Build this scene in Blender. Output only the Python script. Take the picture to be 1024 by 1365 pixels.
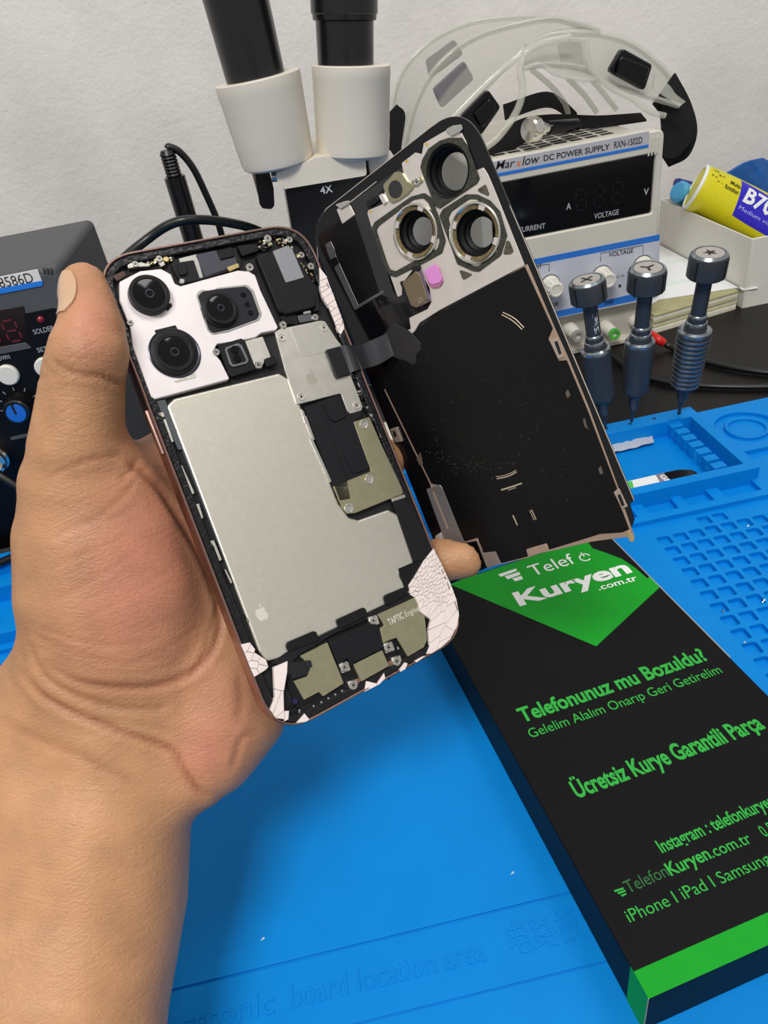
import bpy, bmesh, math, random
import numpy as np
from mathutils import Vector, Matrix
from mathutils.geometry import tessellate_polygon
random.seed(7)
S = bpy.context.scene
COL = S.collection
for o in list(bpy.data.objects): bpy.data.objects.remove(o)

# ------------------------------------------------------------ camera
CAM = Vector((0, 0, 0.284)); FPX = 960.0
Rv = Vector((0.97625886, -0.16101518, -0.14488876))
Uv = Vector((0.21117753, 0.55868445, 0.80204472))
Fv = Vector((0.04819428, 0.81360052, -0.57942343))
cd = bpy.data.cameras.new('camera'); cam = bpy.data.objects.new('camera', cd); COL.objects.link(cam)
cd.sensor_fit = 'VERTICAL'; cd.sensor_height = 36.0; cd.sensor_width = 27.0
cd.lens = 36.0 * FPX / 1365.0; cd.clip_start = 0.01; cd.clip_end = 20
cam.matrix_world = Matrix(((Rv.x, Uv.x, -Fv.x, CAM.x), (Rv.y, Uv.y, -Fv.y, CAM.y), (Rv.z, Uv.z, -Fv.z, CAM.z), (0, 0, 0, 1)))
S.camera = cam

# ------------------------------------------------------------ world and lights
wd = bpy.data.worlds.new('room_light'); S.world = wd; wd.use_nodes = True
bgn = wd.node_tree.nodes['Background']; bgn.inputs[0].default_value = (1.0, 0.985, 0.96, 1); bgn.inputs[1].default_value = 0.42
def area(name, loc, target, sx, sy, power, col):
    l = bpy.data.lights.new(name, 'AREA'); l.shape = 'RECTANGLE'; l.size = sx; l.size_y = sy; l.energy = power; l.color = col
    o = bpy.data.objects.new(name, l); COL.objects.link(o); o.location = loc
    d = Vector(target) - Vector(loc); o.rotation_euler = d.to_track_quat('-Z', 'Y').to_euler(); return o
area('ceiling_panel_light', (-0.38, -0.72, 1.70), (0.1, 0.3, 0), 0.6, 0.35, 27, (1.0, 0.985, 0.96))
area('fill_light', (0.75, 0.1, 1.85), (0.1, 0.4, 0), 0.5, 0.5, 6, (1.0, 0.98, 0.95))  # added fill lamp from the right, not a known ceiling panel
vs = S.view_settings; vs.view_transform = 'Standard'; vs.look = 'None'; vs.exposure = 0.0; vs.gamma = 1.0; vs.use_curve_mapping = False

# ------------------------------------------------------------ helpers
def ray(px, py): return Rv * (px - 512) - Uv * (py - 682.5) + Fv * FPX
def onz(px, py, z):
    d = ray(px, py); return CAM + d * ((z - CAM.z) / d.z)
def ony(px, py, y):
    d = ray(px, py); return CAM + d * ((y - CAM.y) / d.y)
mm = .001
def WD(px, py, D): return CAM + ray(px, py) * (D * mm / FPX)
class Fr:
    """a plane with its own axes; px() gives the local point of that plane (h above it) seen at a photo pixel"""
    def __init__(s, O, X, N):
        s.O = Vector(O); s.N = Vector(N).normalized(); s.X = Vector(X); s.X = (s.X - s.N * s.X.dot(s.N)).normalized(); s.Y = s.N.cross(s.X)
        s.M = Matrix(((s.X.x, s.Y.x, s.N.x, s.O.x), (s.X.y, s.Y.y, s.N.y, s.O.y), (s.X.z, s.Y.z, s.N.z, s.O.z), (0, 0, 0, 1)))
        s.I = s.M.inverted()
    def px(s, x, y, h=0.0):
        d = ray(x, y); t = ((s.O - CAM).dot(s.N) + h) / d.dot(s.N); return s.I @ (CAM + d * t)
    def pl(s, pts, h=0.0): return [tuple(s.px(x, y, h))[:2] for x, y in pts]
def Q(ox, oy, sc, pts): return [(ox + x * sc, oy + y * sc) for x, y in pts]

def lin(h):
    h = h.lstrip('#'); r = []
    for i in (0, 2, 4):
        v = int(h[i:i + 2], 16) / 255; r.append(v / 12.92 if v <= 0.04045 else ((v + 0.055) / 1.055) ** 2.4)
    return (*r, 1)
MATS = {}
def mat(name, col, rough=0.5, metal=0.0, var=0.0, vscale=200, bump=0.0, bscale=1500, coat=0.0, spec=0.5, **kw):
    if name in MATS: return MATS[name]
    m = bpy.data.materials.new(name); m.use_nodes = True; nt = m.node_tree; p = nt.nodes['Principled BSDF']
    c = lin(col) if isinstance(col, str) else (*col, 1)
    p.inputs['Base Color'].default_value = c; p.inputs['Roughness'].default_value = rough; p.inputs['Metallic'].default_value = metal
    p.inputs['Coat Weight'].default_value = coat; p.inputs['Coat Roughness'].default_value = 0.08
    p.inputs['Specular IOR Level'].default_value = spec
    for k, v in kw.items(): p.inputs[k.replace('_', ' ')].default_value = v
    tc = nt.nodes.new('ShaderNodeTexCoord')
    if var:
        n = nt.nodes.new('ShaderNodeTexNoise'); n.inputs['Scale'].default_value = vscale; n.inputs['Detail'].default_value = 4
        r = nt.nodes.new('ShaderNodeMapRange'); r.inputs[1].default_value = 0.3; r.inputs[2].default_value = 0.7
        r.inputs[3].default_value = 1 - var; r.inputs[4].default_value = 1 + var
        mx = nt.nodes.new('ShaderNodeMix'); mx.data_type = 'RGBA'; mx.blend_type = 'MULTIPLY'; mx.inputs[0].default_value = 1; mx.inputs[6].default_value = c
        nt.links.new(tc.outputs['Object'], n.inputs['Vector']); nt.links.new(n.outputs['Fac'], r.inputs[0])
        nt.links.new(r.outputs[0], mx.inputs[7]); nt.links.new(mx.outputs[2], p.inputs['Base Color'])
    if bump:
        n2 = nt.nodes.new('ShaderNodeTexNoise'); n2.inputs['Scale'].default_value = bscale; n2.inputs['Detail'].default_value = 3
        b = nt.nodes.new('ShaderNodeBump'); b.inputs['Strength'].default_value = bump; b.inputs['Distance'].default_value = 0.0005
        nt.links.new(tc.outputs['Object'], n2.inputs['Vector']); nt.links.new(n2.outputs['Fac'], b.inputs['Height']); nt.links.new(b.outputs[0], p.inputs['Normal'])
    MATS[name] = m; return m

def link(name, me, mats, parent=None, M=None, smooth=None):
    o = bpy.data.objects.new(name, me); COL.objects.link(o)
    for m in (mats if isinstance(mats, (list, tuple)) else [mats]): me.materials.append(m)
    if parent is not None: o.parent = parent
    if M is not None: o.matrix_world = M if parent is None else o.matrix_world
    if M is not None and parent is not None: o.matrix_local = M
    if smooth is not None:
        for p in me.polygons: p.use_smooth = True
        me.set_sharp_from_angle(angle=math.radians(smooth))
    return o
def raw(name, v, f, mats, parent=None, M=None, smooth=None, idx=None):
    me = bpy.data.meshes.new(name); me.from_pydata([tuple(a) for a in v], [], f); me.update()
    if idx is not None: me.polygons.foreach_set('material_index', idx)
    return link(name, me, mats, parent, M, smooth)
def empty(name, label, cat, M=None, group=None, loc=None):
    o = bpy.data.objects.new(name, None); COL.objects.link(o); o.empty_display_size = 0.01
    if M is not None: o.matrix_world = M
    if loc is not None: o.location = loc
    return tag(o, label, cat, group)
def tag(o, label=None, cat=None, group=None, kind=None):
    if label: o['label'] = label
    if cat: o['category'] = cat
    if group: o['group'] = group
    if kind: o['kind'] = kind
    return o
def area2(p): return sum(p[i][0] * p[(i + 1) % len(p)][1] - p[(i + 1) % len(p)][0] * p[i][1] for i in range(len(p))) / 2
def ccw(p): return list(p) if area2(p) > 0 else list(reversed(p))
def rnd(pts, r, n=4):
    """round the corners of a polygon; r is one radius or a list"""
    out = []; N = len(pts)
    for i in range(N):
        p = Vector(pts[i][:2]); a = Vector(pts[i - 1][:2]); b = Vector(pts[(i + 1) % N][:2]); ri = r[i] if isinstance(r, (list, tuple)) else r
        da = a - p; db = b - p; la, lb = da.length, db.length
        if ri <= 0 or la < 1e-9 or lb < 1e-9: out.append((p.x, p.y)); continue
        da /= la; db /= lb; c = max(-1, min(1, da.dot(db))); ang = math.acos(c)
        if ang > 3.05: out.append((p.x, p.y)); continue
        t = min(ri / math.tan(ang / 2), la * 0.48, lb * 0.48)
        for k in range(n + 1):
            u = k / n; q = (p + da * t) * (1 - u) ** 2 + p * 2 * u * (1 - u) * 0.93 + (p + db * t) * u * u
            # slightly rounder than a parabola
            q = (p + da * t) * (1 - u) ** 2 + p * 2 * u * (1 - u) + (p + db * t) * u * u
            out.append((q.x, q.y))
    return out
def offs(pts, d):
    """offset a closed ccw polygon inward by d"""
    N = len(pts); out = []
    for i in range(N):
        a = Vector(pts[i - 1]); p = Vector(pts[i]); b = Vector(pts[(i + 1) % N])
        e1 = (p - a); e2 = (b - p)
        if e1.length < 1e-9 or e2.length < 1e-9: out.append((p.x, p.y)); continue
        e1.normalize(); e2.normalize(); n1 = Vector((-e1.y, e1.x)); n2 = Vector((-e2.y, e2.x)); m = n1 + n2
        if m.length < 1e-6: m = n1
        m.normalize(); q = p + m * (d / max(0.4, m.dot(n1))); out.append((q.x, q.y))
    return out
def prism_geo(pts, z0, z1, bev=0.0, holes=()):
    pts = ccw(pts); hs = [list(reversed(ccw(h))) for h in holes]
    v = []; f = []
    def ringwalls(loops):
        for (a, b, n) in loops:
            for i in range(n):
                j = (i + 1) % n; f.append((a + i, a + j, b + j, b + i))
    loops = [pts] + hs; base = len(v); starts = []
    for L in loops: starts.append(len(v)); v += [(x, y, z0) for x, y in L]
    top0 = []
    for L in loops: top0.append(len(v)); v += [(x, y, z1 - bev) for x, y in L]
    ringwalls([(starts[k], top0[k], len(L)) for k, L in enumerate(loops)])
    topL = loops; tops = top0
    if bev > 0:
        topL = [offs(L, bev) for L in loops]; tops = []
        for L in topL: tops.append(len(v)); v += [(x, y, z1) for x, y in L]
        ringwalls([(top0[k], tops[k], len(L)) for k, L in enumerate(loops)])
    tri = tessellate_polygon([[Vector((x, y, 0)) for x, y in L] for L in topL])
    flatT = []; flatB = []
    for k, L in enumerate(topL):
        flatT += [tops[k] + i for i in range(len(L))]; flatB += [starts[k] + i for i in range(len(L))]
    for t in tri:
        A = [flatT[i] for i in t]; p = [v[i] for i in A]
        s = (p[1][0] - p[0][0]) * (p[2][1] - p[0][1]) - (p[2][0] - p[0][0]) * (p[1][1] - p[0][1])
        if s < 0: A.reverse(); 
        f.append(tuple(A)); B = [flatB[i] for i in t]
        if s >= 0: B.reverse()
        f.append(tuple(B))
    return v, f
def prism(name, pts, z0, z1, m, parent=None, bev=0.0, holes=(), M=None, smooth=None):
    v, f = prism_geo(pts, z0, z1, bev, holes); return raw(name, v, f, m, parent, M, smooth)
def merge(geos):
    V = []; Fc = []
    for v, f in geos:
        n = len(V); V += list(v); Fc += [tuple(i + n for i in a) for a in f]
    return V, Fc
def circ(cx, cy, r, n=32, ry=None): return [(cx + r * math.cos(2 * math.pi * i / n), cy + (ry or r) * math.sin(2 * math.pi * i / n)) for i in range(n)]
def rect(x0, y0, x1, y1): return [(x0, y0), (x1, y0), (x1, y1), (x0, y1)]
def axisM(c, axis=(0, 0, 1), roll=0.0):
    z = Vector(axis).normalized(); x = Vector((1, 0, 0)) if abs(z.x) < 0.9 else Vector((0, 1, 0)); x = (x - z * x.dot(z)).normalized(); y = z.cross(x)
    M = Matrix(((x.x, y.x, z.x, c[0]), (x.y, y.y, z.y, c[1]), (x.z, y.z, z.z, c[2]), (0, 0, 0, 1)))
    return M @ Matrix.Rotation(roll, 4, 'Z')
def lathe_geo(prof, n=32, closed=False):
    v = []; f = []; m = len(prof)
    for i in range(n):
        a = 2 * math.pi * i / n; c, s = math.cos(a), math.sin(a)
        for r, z in prof: v.append((r * c, r * s, z))
    for i in range(n):
        j = (i + 1) % n
        for k in range(m - 1 if not closed else m):
            l = (k + 1) % m; f.append((i * m + k, j * m + k, j * m + l, i * m + l))
    if not closed:
        if prof[0][0] > 1e-7: f.append(tuple(i * m for i in reversed(range(n))))
        if prof[-1][0] > 1e-7: f.append(tuple(i * m + m - 1 for i in range(n)))
    return v, f
def xf(geo, M): return [tuple(M @ Vector(a)) for a in geo[0]], geo[1]
def lathe(name, prof, m, parent=None, c=(0, 0, 0), axis=(0, 0, 1), n=32, smooth=35, closed=False, roll=0.0):
    v, f = xf(lathe_geo(prof, n, closed), axisM(c, axis, roll))
    return raw(name, v, f, m, parent, None, smooth)
def cat(pts, k=8):
    P = [Vector(p) for p in pts]
    if len(P) == 2: return [P[0].lerp(P[1], i / k) for i in range(k + 1)]
    P = [P[0] * 2 - P[1]] + P + [P[-1] * 2 - P[-2]]; out = []
    for i in range(1, len(P) - 2):
        for j in range(k):
            t = j / k; a, b, c, d = P[i - 1], P[i], P[i + 1], P[i + 2]
            out.append(0.5 * ((2 * b) + (c - a) * t + (2 * a - 5 * b + 4 * c - d) * t * t + (3 * b - a - 3 * c + d) * t ** 3))
    out.append(P[-2]); return out
def tube_geo(pts, r, n=10, k=8, smoothpath=True, sec=None):
    P = cat(pts, k) if smoothpath else [Vector(p) for p in pts]
    rr = r if callable(r) else (lambda u: r); v = []; f = []; L = len(P)
    t = (P[1] - P[0]).normalized(); x = t.orthogonal().normalized()
    sec = sec or [(math.cos(2 * math.pi * i / n), math.sin(2 * math.pi * i / n)) for i in range(n)]; n = len(sec)
    for i, p in enumerate(P):
        t = (P[min(i + 1, L - 1)] - P[max(i - 1, 0)]).normalized(); x = (x - t * x.dot(t)).normalized(); y = t.cross(x); R = rr(i / (L - 1))
        for (a, b) in sec: v.append(tuple(p + x * (a * R) + y * (b * R)))
    for i in range(L - 1):
        for j in range(n): f.append((i * n + j, i * n + (j + 1) % n, (i + 1) * n + (j + 1) % n, (i + 1) * n + j))
    f.append(tuple(reversed(range(n)))); f.append(tuple((L - 1) * n + j for j in range(n)))
    return v, f
def tube(name, pts, r, m, parent=None, n=10, k=8, smoothpath=True):
    v, f = tube_geo(pts, r, n, k, smoothpath); return raw(name, v, f, m, parent, None, 50)
def box_geo(x0, y0, z0, x1, y1, z1):
    return [(x0, y0, z0), (x1, y0, z0), (x1, y1, z0), (x0, y1, z0), (x0, y0, z1), (x1, y0, z1), (x1, y1, z1), (x0, y1, z1)], \
        [(3, 2, 1, 0), (4, 5, 6, 7), (0, 1, 5, 4), (1, 2, 6, 5), (2, 3, 7, 6), (3, 0, 4, 7)]
def bevelmod(o, w, seg=2, ang=35):
    b = o.modifiers.new('soft_edges', 'BEVEL'); b.width = w; b.segments = seg; b.limit_method = 'ANGLE'; b.angle_limit = math.radians(ang)
    for p in o.data.polygons: p.use_smooth = True
    o.data.set_sharp_from_angle(angle=math.radians(60)); b.harden_normals = False
    return o
def box(name, x0, y0, z0, x1, y1, z1, m, parent=None, M=None, bev=0.0):
    v, f = box_geo(x0, y0, z0, x1, y1, z1); o = raw(name, v, f, m, parent, M)
    if bev: bevelmod(o, bev)
    return o
def sheet_geo(rows, th):
    """rows: grid of Vectors; th thickness along the surface normal"""
    R = len(rows); C = len(rows[0]); v = []; nrm = []
    for i in range(R):
        for j in range(C):
            a = rows[min(i + 1, R - 1)][j] - rows[max(i - 1, 0)][j]; b = rows[i][min(j + 1, C - 1)] - rows[i][max(j - 1, 0)]
            n = a.cross(b); n = n.normalized() if n.length > 1e-12 else Vector((0, 0, 1)); v.append(rows[i][j] + n * th / 2); nrm.append(n)
    v2 = [p - nrm[i] * th for i, p in enumerate(v)]; f = []; K = R * C
    for i in range(R - 1):
        for j in range(C - 1):
            a, b, c, d = i * C + j, i * C + j + 1, (i + 1) * C + j + 1, (i + 1) * C + j
            f.append((a, d, c, b)); f.append((K + a, K + b, K + c, K + d))
    bd = [j for j in range(C)] + [i * C + C - 1 for i in range(1, R)] + [(R - 1) * C + j for j in range(C - 2, -1, -1)] + [i * C for i in range(R - 2, 0, -1)]
    for i in range(len(bd)):
        a, b = bd[i], bd[(i + 1) % len(bd)]; f.append((a, b, K + b, K + a))
    return [tuple(p) for p in v + v2], f
def text_geo(s, bold=0.0, depth=0.0, font=None, shear=0.0, res=3):
    cu = bpy.data.curves.new('t', 'FONT'); cu.body = s; cu.offset = bold; cu.extrude = 0.02; cu.resolution_u = res; cu.shear = shear
    o = bpy.data.objects.new('t', cu); COL.objects.link(o); dg = bpy.context.evaluated_depsgraph_get(); dg.update()
    me = bpy.data.meshes.new_from_object(o.evaluated_get(dg)); bpy.data.objects.remove(o); bpy.data.curves.remove(cu)
    v = [tuple(a.co) for a in me.vertices]; f = [tuple(p.vertices) for p in me.polygons]; bpy.data.meshes.remove(me); return v, f
def text(name, s, p0, p1, cap, m, parent, z=0.0, depth=0.00003, bold=0.0, shear=0.0, M=None):
    """flat lettering: p0/p1 ends of the baseline in the parent's xy plane, cap = height of a capital"""
    v, f = text_geo(s, bold, shear=shear); xs = [a[0] for a in v]; x0, x1 = min(xs), max(xs)
    p0 = Vector(p0[:2]); p1 = Vector(p1[:2]); d = (p1 - p0); L = d.length; d.normalize(); n = Vector((-d.y, d.x)); sx = L / (x1 - x0); sy = cap / 0.70
    vv = []
    for a in v:
        q = p0 + d * ((a[0] - x0) * sx) + n * (a[1] * sy); vv.append((q.x, q.y, z + (depth if a[2] > 0 else 0)))
    return raw(name, vv, f, m, parent, M)
def text_px(name, s, fr, a, b, cap, m, parent, h=0.0, **kw):
    return text(name, s, fr.px(*a, h), fr.px(*b, h), cap, m, parent, z=h, **kw)
# ------------------------------------------------------------ the setting
def plaster():
    m = mat('white_plaster', '#e2deda', 0.85); nt = m.node_tree; p = nt.nodes['Principled BSDF']; tc = nt.nodes.new('ShaderNodeTexCoord')
    n1 = nt.nodes.new('ShaderNodeTexNoise'); n1.inputs['Scale'].default_value = 130; n1.inputs['Detail'].default_value = 7; n1.inputs['Roughness'].default_value = 0.6
    n2 = nt.nodes.new('ShaderNodeTexNoise'); n2.inputs['Scale'].default_value = 420; n2.inputs['Detail'].default_value = 3
    a = nt.nodes.new('ShaderNodeMath'); a.operation = 'MULTIPLY_ADD'; a.inputs[1].default_value = 0.35
    b = nt.nodes.new('ShaderNodeBump'); b.inputs['Strength'].default_value = 0.36; b.inputs['Distance'].default_value = 0.0022
    for n in (n1, n2): nt.links.new(tc.outputs['Object'], n.inputs['Vector'])
    nt.links.new(n2.outputs['Fac'], a.inputs[0]); nt.links.new(n1.outputs['Fac'], a.inputs[2]); nt.links.new(a.outputs[0], b.inputs['Height']); nt.links.new(b.outputs[0], p.inputs['Normal'])
    v = nt.nodes.new('ShaderNodeTexNoise'); v.inputs['Scale'].default_value = 12; v.inputs['Detail'].default_value = 6
    r = nt.nodes.new('ShaderNodeValToRGB'); r.color_ramp.elements[0].position = 0.3; r.color_ramp.elements[0].color = lin('#dcd8d4'); r.color_ramp.elements[1].position = 0.6; r.color_ramp.elements[1].color = lin('#e8e4e0')
    nt.links.new(tc.outputs['Object'], v.inputs['Vector']); nt.links.new(v.outputs['Fac'], r.inputs[0]); nt.links.new(r.outputs[0], p.inputs['Base Color'])
    return m
tag(box('wall_back', -1.5, 0.82, -0.75, 1.6, 0.9, 1.9, plaster()), kind='structure')
tag(box('floor', -1.5, -1.5, -0.80, 1.6, 0.9, -0.75, mat('grey_floor', '#8d8a86', 0.6, var=0.1, vscale=8)), kind='structure')
desk_m = mat('black_laminate', '#0e0c0b', 0.4, var=0.15, vscale=30, bump=0.25, bscale=900, spec=0.25)
dk = empty('desk', 'black laminate workbench desk under all the repair gear', 'desk', loc=(0, 0, 0))
box('desk_top', -0.75, -0.12, -0.03, 0.95, 0.815, 0.0, desk_m, dk, bev=0.002)
for x in (-0.7, 0.86):
    for y in (-0.08, 0.72): box('leg', x, y, -0.75, x + 0.05, y + 0.05, -0.03, desk_m, dk)

# ------------------------------------------------------------ the blue silicone mat
blue = mat('blue_silicone', (0.0, .222, .66), 0.5, var=0.03, vscale=60, bump=0.2, bscale=2500, spec=0.15)
mt = empty('silicone_repair_mat', 'bright blue silicone repair mat with parts trays and a screw grid', 'mat', loc=(0, 0, 0))
A, B, Cc = .004, .0075, .016
PIT = .0098; GX0, GY1 = .1717, .3108; NC, NR = 13, 17; GX1 = GX0 + NC * PIT; GY0 = GY1 - NR * PIT
regs = [  # later ones win: x0,x1,y0,y1,height
    (-.31, .315, .06, .3185 + .0035, A), (-.31, .315, .3220, .4270, B), (-.31, .2530, .3385, .4235, Cc),
    (-.31, .2530, .4235, .4270, -1), 
    (-.31, .315, .1278, .1287, A - .0009), (-.31, .315, .1031, .1038, A - .0007),
    (.10, .2465, .3455, .4105, A), (.2310, .2385, .3455, .4105, .0085),
    (.1480, .1700, .3275, .3385, A), (.1776, .1960, .3275, .3385, A), (.2026, .2188, .3275, .3385, A), (.2266, .2488, .3275, .3385, A),
    (.2620, .2990, .3590, .3690, A),
    (-.302, -.262, .345, .4160, A), (-.254, -.214, .393, .4160, A), (-.254, -.214, .345, .385, A), (-.206, -.16, .345, .4160, A), (-.15, .05, .345, .4160, A),
    (-.295, -.20, .3275, .3340, A), (-.19, .08, .3275, .3340, A)]
for k in range(7):
    yb = .3500 + k * .0092; regs.append((.2305, .2390, yb, yb + .0062, .0135))
regs.append((GX0, GX1, GY0, GY1, None)); regs.append((GX0 + 3 * PIT, GX0 + 5 * PIT, GY1, GY1 + PIT, None)); regs.append((.2585, .3035, .3745, .4195, None))
xs = sorted({round(v, 5) for r in regs for v in r[:2]}); ys = sorted({round(v, 5) for r in regs for v in r[2:4]})
H = [[-1.0] * (len(ys) - 1) for _ in range(len(xs) - 1)]
for i in range(len(xs) - 1):
    for j in range(len(ys) - 1):
        cx, cy = (xs[i] + xs[i + 1]) / 2, (ys[j] + ys[j + 1]) / 2
        for r in regs:
            if r[0] < cx < r[1] and r[2] < cy < r[3]: H[i][j] = r[4]
bm = bmesh.new(); vc = {}
def V_(x, y, z):
    k = (round(x, 5), round(y, 5), round(z, 5))
    if k not in vc: vc[k] = bm.verts.new(k)
    return vc[k]
def F_(*vs):
    try: bm.faces.new(vs)
    except ValueError: pass
def hh(i, j):
    if 0 <= i < len(xs) - 1 and 0 <= j < len(ys) - 1: return H[i][j]
    return -1
for i in range(len(xs) - 1):
    for j in range(len(ys) - 1):
        h = H[i][j]
        if h is None or h < 0: continue
        x0, x1, y0, y1 = xs[i], xs[i + 1], ys[j], ys[j + 1]
        F_(V_(x0, y0, h), V_(x1, y0, h), V_(x1, y1, h), V_(x0, y1, h)); F_(V_(x0, y1, 0), V_(x1, y1, 0), V_(x1, y0, 0), V_(x0, y0, 0))
        for di, dj, a, b in ((1, 0, (x1, y0), (x1, y1)), (-1, 0, (x0, y1), (x0, y0)), (0, 1, (x1, y1), (x0, y1)), (0, -1, (x0, y0), (x1, y0))):
            g = hh(i + di, j + dj)
            if g is None: continue
            g = max(g, 0.0) if g >= 0 else 0.0
            if g < h: F_(V_(*a, g), V_(*b, g), V_(*b, h), V_(*a, h))
me = bpy.data.meshes.new('tray_sheet'); bm.normal_update(); bm.to_mesh(me); bm.free()
sh = link('tray_sheet', me, blue, mt); bevelmod(sh, .0005, 2, 40)
# the screw grid: rounded square pockets
geos = []
def pocket(cx, cy, half, r, hz, fz):
    o = [(cx - PIT / 2, cy - PIT / 2), (cx, cy - PIT / 2), (cx + PIT / 2, cy - PIT / 2), (cx + PIT / 2, cy), (cx + PIT / 2, cy + PIT / 2), (cx, cy + PIT / 2), (cx - PIT / 2, cy + PIT / 2), (cx - PIT / 2, cy)]
    L = rnd(rect(cx - half, cy - half, cx + half, cy + half), r, 3); n = len(L)      # 16 points
    Lr = [(cx + (x - cx) * 1.06, cy + (y - cy) * 1.06) for x, y in L]
    v = [(x, y, hz) for x, y in o] + [(x, y, hz) for x, y in Lr] + [(x, y, hz - .0003) for x, y in L] + [(x, y, fz) for x, y in L]; f = []
    # outer ring: corner k of the square goes with the 4 points of corner k of the pocket
    for k in range(4):
        c0 = 2 * k; b = 8 + 4 * k
        for q in range(3): f.append((c0, b + q + 1, b + q))
        nb = 8 + (4 * k + 4) % 16; mid = 2 * k + 1; nc = (2 * k + 2) % 8
        f.append((c0, mid, b + 3)); f.append((mid, nb, b + 3)); f.append((mid, nc, nb))
    for q in range(n):
        j = (q + 1) % n
        f.append((8 + q, 8 + j, 8 + n + j, 8 + n + q)); f.append((8 + n + q, 8 + n + j, 8 + 2 * n + j, 8 + 2 * n + q))
    f.append(tuple(8 + 2 * n + q for q in range(n))); return v, f
for c in range(NC):
    for r in range(NR): geos.append(pocket(GX0 + (c + .5) * PIT, GY1 - (r + .5) * PIT, .0037, .0013, A, .0013))
for c in (3, 4): geos.append(pocket(GX0 + (c + .5) * PIT, GY1 + .5 * PIT, .0037, .0013, A, .0013))
v, f = merge(geos); raw('screw_grid', v, f, blue, mt, None, 30)
# round dish in the corner
cx, cy = .281, .397; v = [(.2585, .3745, B), (.3035, .3745, B), (.3035, .4195, B), (.2585, .4195, B)]; f = []
prof = [(.0212, B), (.0205, B - .0006), (.0205, .0045), (.0142, .0045), (.0142, B - .0012), (.0137, B - .0006), (.0122, B - .0006), (.0117, B - .0012), (.0117, .0048), (0.0001, .0048)]
n = 48
for i in range(n):
    a = 2 * math.pi * i / n - 3 * math.pi / 4
    for r, z in prof: v.append((cx + r * math.cos(a), cy + r * math.sin(a), z))
K = len(prof)
for i in range(n):
    j = (i + 1) % n; 
    for k in range(K - 1): f.append((4 + i * K + k, 4 + j * K + k, 4 + j * K + k + 1, 4 + i * K + k + 1)[::-1])
    c_ = ((i + n // 8) // (n // 4)) % 4; f.append((c_, 4 + j * K, 4 + i * K))
    c2 = ((i + 1 + n // 8) // (n // 4)) % 4
    if c2 != c_: f.append((c_, c2, 4 + j * K))
raw('round_dish', v, f, blue, mt, None, 35)
hole_m = mat('dark_hole', '#04101c', 0.8)
for x, y in ((.2059, .4177), (.2423, .4177), (.2237, .4177), (.1889, .4180)):
    prism('tool_hole', circ(x, y, .0012, 16), Cc - .001, Cc + .00006, hole_m, mt)
v, f = text_geo('electronic board location area', .01); xs_ = [a[0] for a in v]; w = max(xs_) - min(xs_)
def emb(s, x0, x1, y, cap, bold=0.0):
    text('embossed_lettering', s, (x0, y), (x1, y), cap, blue, mt, z=A - .0001, depth=.0005, bold=bold)
emb('electronic', -.110, -.062, .1128, .0078); emb('board location area', -.056, .0145, .1128, .0078); emb('电路板定位区', .0235, .078, .1128, .0086)

# ------------------------------------------------------------ the black carton
bang = math.radians(8.1); bX = Vector((math.cos(bang), math.sin(bang), 0)); bY = Vector((-math.sin(bang), math.cos(bang), 0))
BH = .025; n0, n1 = .0683, .1755; t0, t1 = .0729, .2740
bo = bX * n0 + bY * t0; BF = Fr((bo.x, bo.y, A + BH), bX, (0, 0, 1)); W, L = n1 - n0, t1 - t0
card = mat('black_card', '#09080b', 0.5, var=0.12, vscale=50, bump=0.12, bscale=3000, spec=0.16); gcard = mat('green_print', (.004, .33, .018), 0.45, var=0.04, vscale=80, spec=.2)
gtext = mat('green_lettering', '#1fa436', 0.55); wtext = mat('white_lettering', '#f2f4f2', 0.5); dgt = mat('dull_green_lettering', '#17602a', 0.55); cedge = mat('card_edge', '#a8a39c', 0.7)
cb = empty('parts_carton', 'flat black cardboard carton printed in green with a courier web address', 'box', BF.M)
bevelmod(prism('carton_body', rect(0, 0, W, L), -BH, 0, card, cb), .0007, 2)
gs = .0079
prism('green_band', rect(-.00004, -.00004, W + .00004, gs), -.0001, .00005, gcard, cb)
prism('green_band', rect(-.00005, -.00004, .0000, .0095), -BH, .00005, gcard, cb, M=None)
prism('folded_edge', rect(-.00012, -.00012, .0001, .0001), -BH, .0001, cedge, cb)
prism('folded_edge', rect(W - .0003, .10, W + .0001, L), -.0004, .0002, cedge, cb)
tri = BF.pl([(600, 779), (795, 861.5), (880.5, 782), (867, 768), (863, 771), (847, 757), (829, 745), (808, 737), (790, 731), (760, 690), (720, 640), (560, 640), (540, 700)])
def clip_rect(P, x0, y0, x1, y1):
    for ax, lim, sg in ((0, x0, 1), (0, x1, -1), (1, y0, 1), (1, y1, -1)):
        out = []
        for i in range(len(P)):
            a, b = P[i - 1], P[i]; da = (a[ax] - lim) * sg; db = (b[ax] - lim) * sg
            if (da >= 0) != (db >= 0): t = da / (da - db); out.append((a[0] + (b[0] - a[0]) * t, a[1] + (b[1] - a[1]) * t))
            if db >= 0: out.append(b)
        P = out
    return P
tri = clip_rect(tri, .00005, .0, W - .00005, L - .001)
prism('green_panel', tri, -.0001, .00005, gcard, cb)
def bt(s, a, b, cap, m, bold=0.0, shear=0.0): text_px('printed_lettering', s, BF, a, b, cap, m, cb, h=.00006, bold=bold, shear=shear)
bt('Telef', (711, 768), (769, 750), .0086, wtext); bt('Kuryen', (693, 807.5), (843, 762), .0098, wtext, bold=.034)
bt('.com.tr', (799, 787), (851, 773), .0040, wtext, bold=.012)
pc = BF.px(780, 743, 0); v, f = lathe_geo([(.0024, 0), (.0031, 0), (.0031, .0001), (.0024, .0001)], 28, True)
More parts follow.
